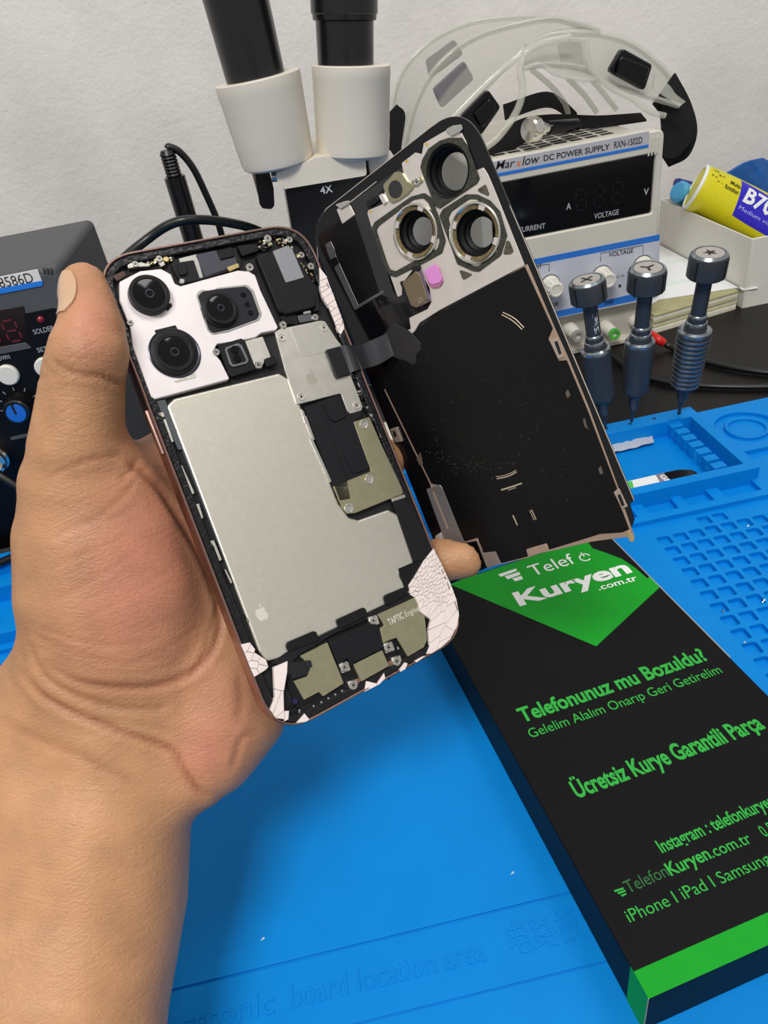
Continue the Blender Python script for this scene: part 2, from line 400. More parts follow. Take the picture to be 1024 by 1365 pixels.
raw('printed_symbol', *xf(merge([(v, f[:int(len(f) * .86)]), box_geo(-.00035, .0008, 0, .00035, .0042, .0001)]), Matrix.Translation((pc.x, pc.y, .00005)) @ Matrix.Rotation(math.radians(0), 4, 'Z')), wtext, cb)
def bars(pts, m):
    for q in pts: prism('printed_bar', BF.pl(q, 0), .00002, .00012, m, cb)
bars([[(664, 766), (688, 758), (689.5, 761), (668, 769)], [(673, 768.5), (692, 762.5), (694, 766), (677, 772.5)], [(683, 771.5), (695, 767.8), (697.5, 772), (687, 775)]], wtext)
bt('Telefonunuz mu Bozuldu?', (697, 963), (945, 879), .0073, gtext, bold=.028)
bt('Gelelim Alalım Onarıp Geri Getirelim', (708, 984), (964, 896.5), .0046, gtext)
bt('Ücretsiz Kurye Garantili Parça', (770, 1064), (1021, 970), .0072, gtext, bold=.028)
bt('Instagram : telefonkuryen', (883, 1137), (1036, 1073), .0046, gtext, bold=.018)
bt('Telefon', (838.6, 1191), (893, 1167), .0042, dgt); bt('Kuryen', (895, 1167.5), (949.5, 1143.5), .0044, gtext, bold=.02); bt('.com.tr', (951, 1143.5), (1004, 1122.5), .0040, gtext, bold=.006)
bt('0 554', (1020, 1116), (1048, 1104), .0042, gtext)
bt('iPhone I iPad I Samsung', (840, 1230), (1030, 1150), .0040, gtext)
bars([[(818.5, 1187), (831, 1183), (832, 1185.5), (820, 1189.5)], [(823, 1190), (833.5, 1186.3), (834.5, 1188.5), (825, 1192.3)], [(827.5, 1193.5), (834.5, 1190.5), (835.5, 1192.5), (829.5, 1195.5)]], gtext)

for i, (px_, py_, lb_) in enumerate(((350, 1252, 'tiny white lint speck on the blue mat left of the groove lettering'), (683, 1164, 'tiny white lint speck on the blue mat beside the carton'))):
    p = onz(px_, py_, A); tag(raw('lint_speck', [(p.x - .0009, p.y - .0004, A), (p.x + .0008, p.y, A), (p.x + .0006, p.y + .0008, A), (p.x, p.y, A + .0005)], [(0, 2, 1), (0, 1, 3), (1, 2, 3), (2, 0, 3)], mat('lint', '#e8ecf0', .8)), lb_, 'speck')
# ------------------------------------------------------------ the opened phone, held in the hand
PX_ = Vector((0.89501, 0.42903, -0.12201)); PD = Vector((0.1629, -0.56904, -0.80602)); PO = Vector((-0.05751, 0.22103, -0.04869)) + CAM
PF = Fr(PO, PX_, PX_.cross(-PD))
mm = .001
rose = mat('rose_metal_band', '#a8887f', 0.25, 1.0, var=0.05, vscale=300); blackp = mat('black_plastic', '#0d0d10', 0.5, var=0.15, vscale=400, bump=0.2, bscale=3000, spec=.3)
inkdark = mat('dark_recess', '#08080b', 0.65); darkbump = mat('adhesive_residue', '#0d0b10', 0.28, var=0.5, vscale=700, bump=.8, bscale=700)
steel = mat('brushed_steel', '#e4e0d6', 0.36, 1.0, var=0.07, vscale=250, bump=0.15, bscale=5000); coverm = mat('pale_camera_shield', '#f0e8e8', 0.42, 0.35, var=0.04, vscale=120, bump=0.06, bscale=6000)
battm = mat('battery_foil', '#dcd7ca', 0.42, 0.85, var=0.03, vscale=600, bump=0.16, bscale=4200); champ = mat('champagne_steel', '#bdb897', 0.35, 0.95, var=0.06, vscale=300)
lensb = mat('black_lens_glass', '#020205', 0.08, spec=.35); bright = mat('bright_metal', '#e6e4dc', 0.22, 1.0); gold = mat('gold_contact', '#d8c48a', 0.3, 1.0)
graph = mat('graphite_tape', '#141418', 0.55, var=0.1, vscale=500, spec=.3); greylab = mat('grey_label', '#8e9095', 0.45, 0.3); etch = mat('etched_mark', '#e2dfd3', 0.5, 0.5); etchd = mat('etched_dark_mark', '#a5a294', 0.6, 0.3)
pinkg = mat('pink_glass_back', '#eadcd8', 0.3, var=0.03, vscale=200, coat=0.3); crackm = mat('crack_line', '#8d7f7b', 0.6)
ph = empty('opened_phone', 'opened phone with its back off showing battery and camera bumps, held in the hand', 'phone', PF.M)
rimpx = [(120.8, 344.8), (403.8, 293.8), (625.5, 845.6), (369, 986.4)]
rim = rnd(PF.pl(rimpx), .0128, 12); rim = ccw(rim)
prism('metal_band', rim, -.0074, .0, rose, ph, bev=.00025, holes=[offs(rim, .0008)], smooth=30)
prism('display_glass', offs(rim, .0004), -.0080, -.0070, lensb, ph, bev=.0003)
prism('chassis', offs(rim, .0010), -.0070, -.0022, inkdark, ph)
prism('adhesive_ledge', offs(rim, .00078), -.0030, -.0004, darkbump, ph, bev=.0003, holes=[offs(rim, .0031)])
def P(pts, o=(0, 0, 1), h=0): return PF.pl(Q(*o, pts), h)
c1 = (130, 290, 300 / 1024); c2 = (330, 290, 300 / 1024); c3 = (180, 540, 300 / 1024); c4 = (380, 540, 300 / 1024); c5 = (300, 730, 340 / 1024)
d1 = (120, 280, 180 / 1024); d2 = (300, 280, 180 / 1024); d3 = (400, 420, 180 / 1024); d4 = (500, 640, 180 / 1024); d5 = (150, 420, 180 / 1024); d6 = (220, 600, 180 / 1024); d7 = (310, 820, 180 / 1024); d8 = (460, 780, 180 / 1024)
def pp(name, pts, o, h0, h1, m, r=.0004, bev=.00012, par=None, **kw):
    q = PF.pl(Q(*o, pts), h1 * mm); return prism(name, rnd(ccw(q), r, 3), h0 * mm, h1 * mm, m, par or ph, bev=bev, **kw)
def ppd(name, x, y, o, r, h0, h1, m, n=28, par=None, bev=.0001):
    c = PF.px(o[0] + x * o[2], o[1] + y * o[2], h1 * mm); return prism(name, circ(c.x, c.y, r * mm, n), h0 * mm, h1 * mm, m, par or ph, bev=bev, smooth=30)
# battery: an L shaped silver cell
batt = [(222, 541), (232, 531), (372, 497), (388, 507), (452, 672), (466, 690), (478, 693), (518, 679), (531, 686), (553, 752), (531, 765), (549, 790), (388, 867), (374, 878), (356, 882), (345, 868)]
bq = rnd(ccw(PF.pl(batt, -.75 * mm)), .0016, 4); nb_ = len(bq)
bo_ = raw('battery', [(x, y, -.0022) for x, y in bq] + [(x, y, -.00072) for x, y in bq], [tuple(reversed(range(nb_))), tuple(range(nb_, 2 * nb_))] + [(i, (i + 1) % nb_, nb_ + (i + 1) % nb_, nb_ + i) for i in range(nb_)], battm, ph)
bevelmod(bo_, .0013, 5, 60)
# camera shield
cv = [(100, 292), (195, 243), (290, 233), (335, 258), (352, 300), (378, 312), (640, 240), (690, 245), (718, 262), (742, 330), (822, 500), (812, 512), (745, 525), (720, 545), (640, 562), (545, 575), (525, 610), (560, 650), (602, 735), (262, 826), (245, 815), (160, 590), (148, 500), (100, 380)]
cvo = pp('camera_shield', cv, c1, -2.2, -.15, coverm, r=.0006, bev=.0002)
# lens modules: gasket, barrel, front glass
def lens(cx, cy, o, ro, ri, hb, ht):
    c = PF.px(o[0] + cx * o[2], o[1] + cy * o[2], ht * mm); L_ = lathe('lens_module', [(ro * mm, hb * mm), (ro * mm, (hb + .5) * mm), (ri * 1.04 * mm, (hb + .8) * mm), (ri * 1.04 * mm, (ht - .15) * mm), (ri * mm, ht * mm), (ri * .86 * mm, ht * mm), (ri * .8 * mm, (ht - .25) * mm), (0.0001 * mm, (ht - .25) * mm)], blackp, ph, (c.x, c.y, 0), n=44, smooth=30)
    lathe('lens_glass', [(ri * .8 * mm, (ht - .24) * mm), (ri * .5 * mm, (ht - .05) * mm), (.0001 * mm, (ht + .03) * mm)], lensb, L_, (c.x, c.y, 0), n=40, smooth=60)
    lathe('iris', [(ri * .17 * mm, (ht + .02) * mm), (ri * .20 * mm, (ht + .06) * mm), (ri * .23 * mm, (ht + .02) * mm)], mat('dim_lens_ring', '#3c3a44', 0.3, 0.5), L_, (c.x, c.y, 0), n=24, closed=True)
    return c
lens(238, 345, c1, 5.9, 5.6, -.15, 2.0)
pp('shield_slot', [(157, 300), (185, 270), (200, 290), (175, 325)], c1, -.3, -.05, inkdark); pp('shield_slot', [(300, 405), (335, 385), (342, 402), (318, 428)], c1, -.3, -.05, inkdark)
pp('shield_slot', [(258, 512), (356, 488), (372, 520), (272, 545)], c1, -.3, -.06, blackp); pp('shield_slot', [(345, 745), (445, 705), (452, 728), (360, 752)], c1, -.3, -.06, steel)
c = PF.px(130 + 352 * .293, 290 + 616 * .293, 0)
lathe('lens_trim', [(7.6 * mm, -.2 * mm), (7.6 * mm, .1 * mm), (7.3 * mm, .25 * mm), (6.9 * mm, .1 * mm), (6.9 * mm, -.2 * mm)], mat('dark_trim', '#3a3a44', 0.25, 0.7), ph, (c.x, c.y, 0), n=48, closed=True)
lens(352, 610, c1, 6.9, 5.6, -.15, .9)
pp('lens_housing', [(447, 350), (470, 325), (520, 335), (545, 318), (680, 303), (712, 330), (750, 440), (738, 468), (600, 520), (520, 535), (498, 510)], c1, -.2, -.02, bright, r=.0018, bev=.0001)
pp('lens_housing', [(456, 356), (480, 335), (540, 325), (675, 312), (700, 335), (738, 440), (728, 460), (600, 508), (525, 525), (505, 505)], c1, -.2, .25, mat('charcoal_housing', '#1f1f26', 0.4, spec=.3, var=.08, vscale=400), r=.0015)
lens(562, 410, c1, 5.6, 4.9, .2, 2.1)
for x, y in ((664, 352), (682, 396), (697, 434)): ppd('sensor_window', x, y, c1, .95, .1, .34, lensb, 18)
# twin sensor
pp('sensor_module', [(548, 580), (655, 548), (672, 560), (722, 690), (610, 725), (598, 715)], c1, -2, -.1, blackp, r=.0008)
sm = pp('sensor_frame', [(578, 592), (640, 570), (658, 580), (690, 650), (680, 664), (618, 680), (602, 668)], c1, -.2, .35, mat('grey_rim', '#8a8890', .35, .8), r=.001)
pp('sensor_face', [(586, 597), (638, 579), (650, 588), (680, 650), (672, 657), (620, 671), (610, 662)], c1, .3, .42, blackp, r=.0009, par=sm)
for x, y in ((625, 600), (638, 638)): ppd('sensor_lens', x, y, c1, 1.25, .35, .75, lensb, 20, sm)
pp('sensor_bracket', [(668, 562), (752, 540), (790, 635), (760, 645), (755, 670), (712, 685)], c1, -1.6, -.3, steel, r=.0004)
pp('connector', [(758, 648), (805, 625), (822, 660), (770, 680)], c1, -1.2, .1, blackp)
# screws share one mesh
def screw_mesh():
    g1 = lathe_geo([(1.0, -1.2), (1.0, 0), (.85, .18), (.62, .18), (.5, 0.0), (.0001, 0.0)], 16); g2 = merge([box_geo(-.36, -.1, 0, .36, .1, .06), box_geo(-.1, -.36, 0, .1, .36, .06)])
    v, f = merge([g1, g2]); n1_ = len(g1[1]); me = bpy.data.meshes.new('screw'); me.from_pydata([(a[0] * mm, a[1] * mm, a[2] * mm) for a in v], [], f); me.materials.append(bright); me.materials.append(inkdark)
    me.polygons.foreach_set('material_index', [0] * n1_ + [1] * (len(f) - n1_)); me.update(); return me
SCR = screw_mesh()
def screw(x, y, o=(0, 0, 1), s=1.2, h=-.3, par=None, fr=None):
    fr = fr or PF; c = fr.px(o[0] + x * o[2], o[1] + y * o[2], h * mm); sc = bpy.data.objects.new('screw', SCR); COL.objects.link(sc); sc.parent = par or ph
    sc.matrix_local = Matrix.Translation((c.x, c.y, h * mm)) @ Matrix.Rotation(random.random() * 1.5, 4, 'Z') @ Matrix.Scale(s, 4)
for x, y, s in ((172, 212, .95), (281, 187, 1.0), (693, 226, 1.35), (845, 488, 1.25), (540, 612, 1.2), (733, 670, 1.3), (148, 478, 1.0)): screw(x, y, c1, s, .0)
for x, y, s in ((325, 215, 1.3), (490, 225, 1.1), (580, 340, 1.1), (652, 425, 1.2), (685, 812, 1.15), (440, 868, 1.25)): screw(x, y, d2, s, -.2)
# ear speaker and parts along the top
tp = pp('earpiece_module', [(335, 215), (350, 190), (470, 160), (625, 135), (655, 200), (650, 225), (500, 275), (385, 300), (352, 250)], c1, -2, -.8, graph, r=.0005)
pp('shiny_tab', [(370, 185), (450, 165), (482, 270), (465, 276), (438, 195), (375, 205)], c1, -.9, -.7, bright, par=tp, r=.0002)
pp('foam_pad', [(362, 212), (395, 203), (412, 245), (402, 258), (376, 262)], c1, -.8, -.1, blackp, par=tp); pp('foam_pad', [(548, 150), (610, 132), (622, 175), (560, 190)], c1, -.8, -.1, blackp, par=tp)
pp('grey_cover', [(445, 170), (540, 148), (560, 190), (628, 178), (640, 215), (490, 270)], c1, -.85, -.65, mat('violet_grey_film', '#45454f', .35, .3), par=tp, r=.0003)
pp('gold_bracket', [(588, 225), (640, 205), (648, 225), (600, 245)], c1, -.8, -.4, gold, par=tp)
pp('antenna_module', [(637, 128), (715, 118), (735, 150), (660, 175)], c1, -2, -.3, blackp)
pp('bright_clip', [(135, 215), (160, 200), (240, 210), (238, 222), (180, 225), (140, 232)], c1, -1.5, -.4, bright); pp('bright_clip', [(275, 205), (300, 195), (310, 215), (290, 225)], c1, -1.5, -.4, bright)
pp('bright_clip', [(300, 178), (325, 178), (325, 200), (302, 200)], c1, -1.5, -.4, gold); pp('copper_patch', [(65, 265), (120, 240), (130, 262), (90, 290)], c1, -.6, -.35, mat('brown_patch', '#4a3026', .4))
pp('bright_clip', [(375, 275), (398, 280), (395, 298), (372, 300)], c1, -1.5, -.3, bright)
# top right: speaker block with its grey label
spk = pp('speaker_block', [(240, 350), (255, 325), (350, 315), (510, 290), (700, 590), (690, 735), (470, 792), (415, 770)], d2, -2, .4, blackp, r=.0018, bev=.0004)
pp('grey_label', [(362, 312), (470, 270), (510, 295), (600, 510), (462, 550)], d2, .35, .55, greylab, par=spk, r=.0003, bev=.00005)
pp('speaker_flank', [(640, 610), (700, 600), (722, 760), (660, 770), (690, 735)], d2, -2, -.1, graph); pp('speaker_foot', [(420, 800), (540, 790), (560, 870), (440, 860)], d2, -2, -.7, blackp)
pp('flex_connector', [(548, 800), (650, 780), (680, 835), (570, 855)], d2, -2, -.4, mat('satin_strip', '#77777d', .3, .8)); pp('bright_clip', [(592, 770), (650, 758), (655, 780), (600, 792)], d2, -1, .1, bright)
# small bright board components around the top right corner and down both sides
def bits(name, segs, n, mats, szr=(.35, 1.1), hr=(-1.2, -.2), w=1.0, par=None, fr=None):
    """little clips and chips strewn along a path of photo pixels, one mesh"""
    fr = fr or PF; G = []; I = []
    for k in range(n):
        a, b = random.choice(segs); t = random.random(); c = fr.px(a[0] + (b[0] - a[0]) * t, a[1] + (b[1] - a[1]) * t, hr[1] * mm); d = (fr.px(*b) - fr.px(*a)); an = math.atan2(d.y, d.x)
        lx = random.uniform(*szr) * mm * 1.5; ly = random.uniform(*szr) * mm * .6; h = random.uniform(*hr) * mm; off = random.uniform(-w, w) * mm
        g = xf(box_geo(-lx / 2, -ly / 2 + off, -2.2 * mm, lx / 2, ly / 2 + off, h), Matrix.Translation((c.x, c.y, 0)) @ Matrix.Rotation(an + random.choice((0, 0, .3, 1.57)), 4, 'Z'))
        G.append(g); I += [random.randrange(len(mats))] * 6
    v, f = merge(G); o = raw(name, v, f, mats, par or ph, None, None, I); o['kind'] = 'stuff'; return o
q = lambda o, *p: Q(*o, p)
sg = lambda P_: list(zip(P_[:-1], P_[1:]))
bits('board_components', sg(q(d2, (270, 270), (330, 240), (420, 215), (480, 240), (540, 320), (560, 400), (610, 450), (650, 500), (650, 580))), 60, [bright, gold, blackp, inkdark], (.4, 1.5), (-1.2, -.1), 1.5)
bits('board_components', sg(q(d1, (270, 430), (340, 410), (450, 400), (520, 370), (600, 360), (660, 360))), 26, [bright, gold, blackp], (.3, 1.1), (-1.5, -.6), .7)
bits('side_clips', sg(q(d5, (150, 300), (210, 440), (270, 590), (340, 730))), 60, [blackp, graph, steel], (.3, .8), (-1.0, -.4), .7)
bits('side_clips', sg([(237, 571), (262, 635), (290, 706), (318, 780), (334, 835)]), 34, [steel, blackp, inkdark, blackp, graph], (.4, 1.2), (-1.4, -.7), .5)
bits('side_clips', sg(q(d3, (300, 200), (420, 480), (500, 690), (570, 800), (650, 990))), 60, [steel, blackp, inkdark, graph, bright], (.4, 1.3), (-1.3, -.3), .8)
bits('side_clips', sg(q(d4, (180, 60), (260, 260), (330, 420), (390, 540))), 22, [steel, blackp, inkdark, graph], (.5, 1.5), (-1.3, -.3), .5)
# separate bent clips the photo shows down the left side
for ps in ([(105, 120), (130, 115), (225, 325), (205, 335)], [(235, 410), (258, 405), (290, 510), (270, 530)], [(335, 690), (372, 683), (432, 830), (412, 842), (370, 730)], [(450, 905), (462, 905), (510, 1000), (500, 1015)]):
    pp('bent_clip', ps, d6, -2, -.6, steel, r=.0001, bev=.00005)
pp('bent_clip', [(385, 790), (405, 790), (465, 960), (448, 965)], d5, -2, -.5, steel, r=.0002, bev=.00005); pp('bent_clip', [(340, 740), (385, 735), (400, 770), (380, 775), (350, 760)], d5, -2, -.4, steel, r=.0003)
pp('battery_wall', [(130, 0), (158, 0), (560, 1040), (530, 1040)], (220, 600, 180 / 1024), -2, -.9, mat('slate_plastic', '#4a4f52', .4), r=.0001); pp('battery_wall', [(325, 650), (400, 640), (545, 1020), (500, 1020)], d5, -2, -1.0, mat('slate_plastic', '#4a4f52', .4), r=.0001)
# logic board shields
sh1 = [(125, 520), (150, 505), (330, 468), (352, 470), (430, 590), (412, 600), (358, 608), (400, 730), (470, 715), (525, 860), (520, 878), (468, 893), (455, 880), (425, 800), (225, 852), (170, 690)]
s1 = pp('board_shield', sh1, c2, -2, -.25, steel, r=.0007, bev=.00015)
pp('shield_label', [(195, 505), (330, 475), (352, 478), (418, 590), (352, 612), (265, 635), (240, 620)], c2, -.3, -.17, mat('satin_label', '#cbc8c0', .45, .8, var=.03, vscale=400), par=s1, r=.0009, bev=.00005)
sh2 = [(482, 925), (550, 905), (580, 930), (640, 1000), (640, 1024)]
s2 = pp('board_shield', [(312, 75), (385, 52), (440, 180), (530, 370), (540, 402), (318, 492), (285, 495), (262, 470), (218, 370), (392, 300)], c4, -2, -.25, champ, r=.0006, bev=.00015)
cb_ = mat('navy_black_foam', '#0f0f15', 0.6, spec=.3, var=.12, vscale=350, bump=.2, bscale=2500)
brd = pp('black_board_cover', [(258, 862), (412, 805), (428, 812), (455, 885), (520, 880), (520, 905), (480, 930), (560, 1120), (610, 1240), (430, 1310), (400, 1260)], c2, -2, -.6, cb_, r=.0005)
pp('raised_pad', [(345, 845), (415, 805), (452, 905), (395, 930), (380, 920)], c2, -.6, -.1, cb_, par=brd, r=.0006); pp('raised_pad', [(262, 862), (335, 840), (455, 1200), (470, 1280), (420, 1290)], c2, -.6, -.25, cb_, par=brd, r=.0005)
pp('raised_pad', [(265, 205), (340, 175), (388, 285), (318, 312), (305, 300)], c4, -.6, -.15, cb_, par=brd, r=.0006)
for x, y in ((156, 545), (349, 500), (246, 814), (498, 854)):
    c = PF.px(c2[0] + x * c2[2], c2[1] + y * c2[2], -.2 * mm); lathe('rivet', [(1.45 * mm, -.25 * mm), (1.35 * mm, -.02 * mm), (.95 * mm, -.02 * mm), (.85 * mm, -.2 * mm), (.0001 * mm, -.2 * mm)], steel, s1, (c.x, c.y, 0), n=20); ppd('rivet_core', x, y, c2, .38, -.3, -.1, inkdark, 10, s1)
for x, y in ((360, 88), (384, 338), (291, 470)):
    c = PF.px(c4[0] + x * c4[2], c4[1] + y * c4[2], -.2 * mm); lathe('rivet', [(1.6 * mm, -.25 * mm), (1.5 * mm, .05 * mm), (1.1 * mm, .05 * mm), (.9 * mm, -.15 * mm), (.4 * mm, -.15 * mm), (.3 * mm, .0), (.0001, .0)], bright, s2, (c.x, c.y, 0), n=20)
pp('silver_edge', [(244, 870), (258, 880), (272, 930), (262, 935)], c2, -2, -.4, bright, r=.0001); pp('silver_edge', [(255, 905), (268, 900), (308, 1010), (298, 1015)], c2, -2, -.3, bright, r=.0001); pp('silver_edge', [(112, 152), (125, 148), (214, 348), (204, 352)], c4, -2, -.3, bright, r=.0001)
# little fruit marks
def fruit(name, cx, cy, s, ang, m, par, h):
    L_ = [(0, -.46), (.16, -.52), (.30, -.44), (.44, -.16), (.40, .06), (.46, .22), (.28, .40), (.08, .36), (0, .31), (-.1, .36), (-.3, .39), (-.46, .2), (-.48, -.05), (-.36, -.36), (-.2, -.52)]
    L_ = [(0, -.46), (.16, -.52), (.32, -.40), (.42, -.18), (.30, -.05), (.27, .10), (.38, .27), (.25, .38), (.08, .37), (0, .31), (-.1, .36), (-.28, .38), (-.42, .2), (-.44, -.05), (-.34, -.36), (-.18, -.52)]
    leaf = [(.02, .42), (.12, .46), (.18, .62), (.16, .70), (.04, .60)]
    R_ = lambda P_: [(cx + s * (x * math.cos(ang) - y * math.sin(ang)), cy + s * (x * math.sin(ang) + y * math.cos(ang))) for x, y in P_]
    v, f = merge([prism_geo(rnd(R_(L_), s * .2, 3), h, h + .00004), prism_geo(rnd(R_(leaf), s * .08, 2), h, h + .00004)]); return raw(name, v, f, m, par)
c = PF.px(349, 817.5, -.75 * mm)
fruit('etched_mark', c.x, c.y, .0042, 0, etch, bo_, -.00075)
c = PF.px(415.5, 503.5, -.2 * mm); fruit('etched_mark', c.x, c.y, .0042, 0, etchd, s1, -.00025)
# right hand flex and bottom parts
pp('flex_strip', [(485, 425), (540, 410), (700, 690), (585, 712)], c4, -2, -.35, graph, r=.0003); pp('flex_pad', [(515, 745), (590, 712), (690, 690), (560, 850), (545, 840)], c4, -2.0, -.55, blackp, r=.0002)
pp('silver_edge', [(485, 425), (545, 405), (550, 420), (490, 440)], c4, -1, -.2, steel, r=.0001)
for ps in ([(245, 395), (250, 380), (355, 335), (368, 338), (378, 372), (255, 418)], [(445, 290), (555, 240), (565, 245), (575, 272), (460, 328)], [(637, 198), (645, 190), (722, 158), (740, 185), (648, 235)]):
    pp('black_tab', ps, c5, -.8, .05, blackp, r=.0008)
pp('bottom_bracket', [(180, 465), (248, 420), (740, 180), (760, 200), (600, 275), (440, 345), (300, 430), (270, 460), (240, 470)], c5, -2, -.55, graph, r=.0003)
pp('bottom_board', [(240, 520), (270, 440), (440, 350), (640, 280), (700, 400), (745, 440), (560, 560), (420, 600), (330, 670), (290, 650), (270, 600)], c5, -2.2, -1.4, blackp, r=.0005)
spb = pp('bottom_speaker', [(300, 435), (412, 380), (478, 545), (395, 598), (378, 580), (318, 612), (275, 535), (330, 515), (345, 470), (320, 455)], c5, -2, -.5, champ, r=.0003)
pp('speaker_slots', [(300, 640), (385, 605), (480, 560), (490, 580), (370, 655), (310, 672)], c5, -2, -.7, cb_, r=.0003)
for x, y in ((300, 654), (357, 636), (388, 621), (416, 605), (444, 590), (471, 575)): ppd('slot_rivet', x, y, c5, .35, -.8, -.6, bright, 8)
pp('black_cable_bridge', [(415, 375), (590, 295), (622, 320), (640, 400), (515, 465), (490, 445), (470, 460), (455, 470)], c5, -2, -.4, cb_, r=.0003)
vb = pp('vibration_motor', [(612, 268), (640, 255), (772, 195), (800, 250), (812, 370), (800, 400), (735, 438), (690, 362), (660, 372), (635, 385), (622, 325), (640, 312)], c5, -2, -.3, champ, r=.0003)
text_px('etched_lettering', 'TAPTIC', PF, (519.5, 834), (539, 823.5), .0021, etch, vb, h=-.0003 + .00001, bold=.02); text_px('etched_lettering', 'Engine', PF, (541.5, 822.5), (559, 814), .0019, etch, vb, h=-.0003 + .00001)
prt = pp('charging_port', [(515, 470), (632, 412), (660, 475), (548, 538)], c5, -2.2, -.1, champ, r=.0003); pp('copper_frame', [(505, 540), (690, 440), (700, 465), (650, 500), (545, 560)], c5, -2.2, -.9, mat('copper_brown', '#8f6d58', .4, .5), r=.0003)
pp('black_notch', [(495, 440), (512, 438), (520, 470), (505, 480)], c5, -1, -.1, blackp)
for x, y, s in ((596, 293, 1.3), (657, 400, 1.6), (480, 480, 1.4), (515, 552, 1.5), (690, 456, 1.5)):
    pp('screw_plate', [(x - 24, y - 14), (x + 14, y - 24), (x + 26, y + 12), (x - 10, y + 26)], c5, -1.6, -.5, steel, r=.0004); screw(x, y, c5, s, -.3)
pp('black_debris', [(250, 460), (330, 455), (345, 470), (330, 512), (265, 530), (245, 510)], c5, -1, -.1, inkdark, r=.0001); pp('torn_clip', [(318, 455), (345, 452), (352, 478), (335, 485)], c5, -.5, .2, mat('dark_trim', '#3a3a44', 0.25, 0.7), r=.0003)
ppd('lens_bead', 258, 515, c5, .7, -1, .1, lensb, 12); ppd('lens_bead', 283, 618, c5, .9, -1.5, -.5, mat('indigo_dot', '#1b1440', .3), 14)
bits('board_components', sg(q(c5, (270, 640), (330, 690), (480, 600), (560, 560), (650, 520), (760, 455), (800, 420))), 50, [blackp, inkdark, bright, steel, blackp], (.5, 1.4), (-1.6, -.9), .8)
bits('board_components', sg(q(c5, (690, 370), (700, 430), (740, 450), (790, 430))), 16, [blackp, inkdark, steel], (.5, 1.2), (-1.6, -.9), .8)
pp('slot_cover', [(305, 690), (360, 660), (372, 668), (320, 700)], c5, -1.5, -.5, graph); pp('slot_cover', [(490, 590), (552, 560), (556, 575), (500, 605)], c5, -1.5, -.5, graph)
# ---- what is left of the pink back glass: shards
def clip_half(Pn, px_, py_, nx, ny):
    out = []
    for i in range(len(Pn)):
        a, b = Pn[i - 1], Pn[i]; da = (a[0] - px_) * nx + (a[1] - py_) * ny; db = (b[0] - px_) * nx + (b[1] - py_) * ny
        if (da <= 0) != (db <= 0): t = da / (da - db); out.append((a[0] + (b[0] - a[0]) * t, a[1] + (b[1] - a[1]) * t))
        if db <= 0: out.append(b)
    return out
def shards(outline, o, seeds, h0, h1, stretch=(1, 0, 1.0), gap=.00006, name='glass_shard', jit=.12, par=None):
    """cells of a cracked sheet: a metric stretched across direction (dx,dy)"""
    P_ = ccw(PF.pl(Q(*o, outline), h1 * mm)); Sd = [tuple(PF.px(o[0] + x * o[2], o[1] + y * o[2], h1 * mm))[:2] for x, y in seeds]; objs = []
    ux, uy, k = stretch; l = math.hypot(ux, uy); ux /= l; uy /= l
    T = lambda p: ((p[0] * ux + p[1] * uy), (-p[0] * uy + p[1] * ux) * k); U = lambda p: (p[0] * ux - p[1] / k * uy, p[0] * uy + p[1] / k * ux)
    PT = [T(p) for p in P_]; ST = [T(p) for p in Sd]
    for i, s_ in enumerate(ST):
        c_ = PT
        for j, t_ in enumerate(ST):
            if i == j or not c_: continue
            nx, ny = t_[0] - s_[0], t_[1] - s_[1]; 
            if math.hypot(nx, ny) < 1e-7: continue
            c_ = clip_half(c_, (s_[0] + t_[0]) / 2, (s_[1] + t_[1]) / 2, nx, ny)
        if len(c_) < 3: continue
        c_ = ccw([U(p) for p in c_]); 
        cl = []
        for p in c_:
            if not cl or math.hypot(p[0] - cl[-1][0], p[1] - cl[-1][1]) > 1.2e-4: cl.append(p)
        if len(cl) < 3 or area2(cl) < 2e-8: continue
        cl = offs(cl, gap); 
        if area2(cl) < 1e-8: continue
        dh = random.uniform(-jit, jit) * mm; gx, gy = random.uniform(-.04, .04), random.uniform(-.04, .04); mx = sum(p[0] for p in cl) / len(cl); my = sum(p[1] for p in cl) / len(cl)
        v, f = prism_geo(cl, h0 * mm, h1 * mm + dh, .00004); n = len(cl)
        v = [(x, y, z + ((x - mx) * gx + (y - my) * gy if kk >= n else 0)) for kk, (x, y, z) in enumerate(v)]
        objs.append(raw(name, v, f, pinkg, par or ph))
    return objs
big = [(838, 2), (872, 70), (905, 140), (932, 215), (940, 270), (930, 320), (905, 368), (870, 400), (830, 425), (808, 428), (822, 395), (818, 330), (828, 290), (800, 270), (782, 255), (775, 225), (762, 200), (745, 190), (738, 150), (762, 115), (800, 50)]
rs = random.Random(3); seeds = []
def inpoly(p, P_):
    r_ = False
    for i in range(len(P_)):
        a, b = P_[i - 1], P_[i]
        if (a[1] > p[1]) != (b[1] > p[1]) and p[0] < (b[0] - a[0]) * (p[1] - a[1]) / (b[1] - a[1]) + a[0]: r_ = not r_
    return r_
while len(seeds) < 95:
    p = (rs.uniform(738, 900), rs.uniform(2, 232))
    if inpoly(p, big) and all(math.hypot(p[0] - s[0], p[1] - s[1]) > 9 for s in seeds): seeds.append(p)
seeds += [(800, 250), (870, 215), (905, 250), (915, 200), (860, 290), (920, 300), (845, 340), (890, 350), (835, 400), (880, 385), (905, 180), (860, 245)]
dxy = PF.px(c5[0] + 740 * c5[2], c5[1] + 150 * c5[2]) - PF.px(c5[0] + 838 * c5[2], c5[1] + 10 * c5[2])
sh_ = shards(big, c5, seeds, -1.2, .02, stretch=(dxy.x, dxy.y, 2.3), jit=.07)
up = [(715, 430), (770, 500), (900, 850), (905, 900), (880, 945), (860, 920), (830, 840), (790, 740), (740, 660), (720, 590)]
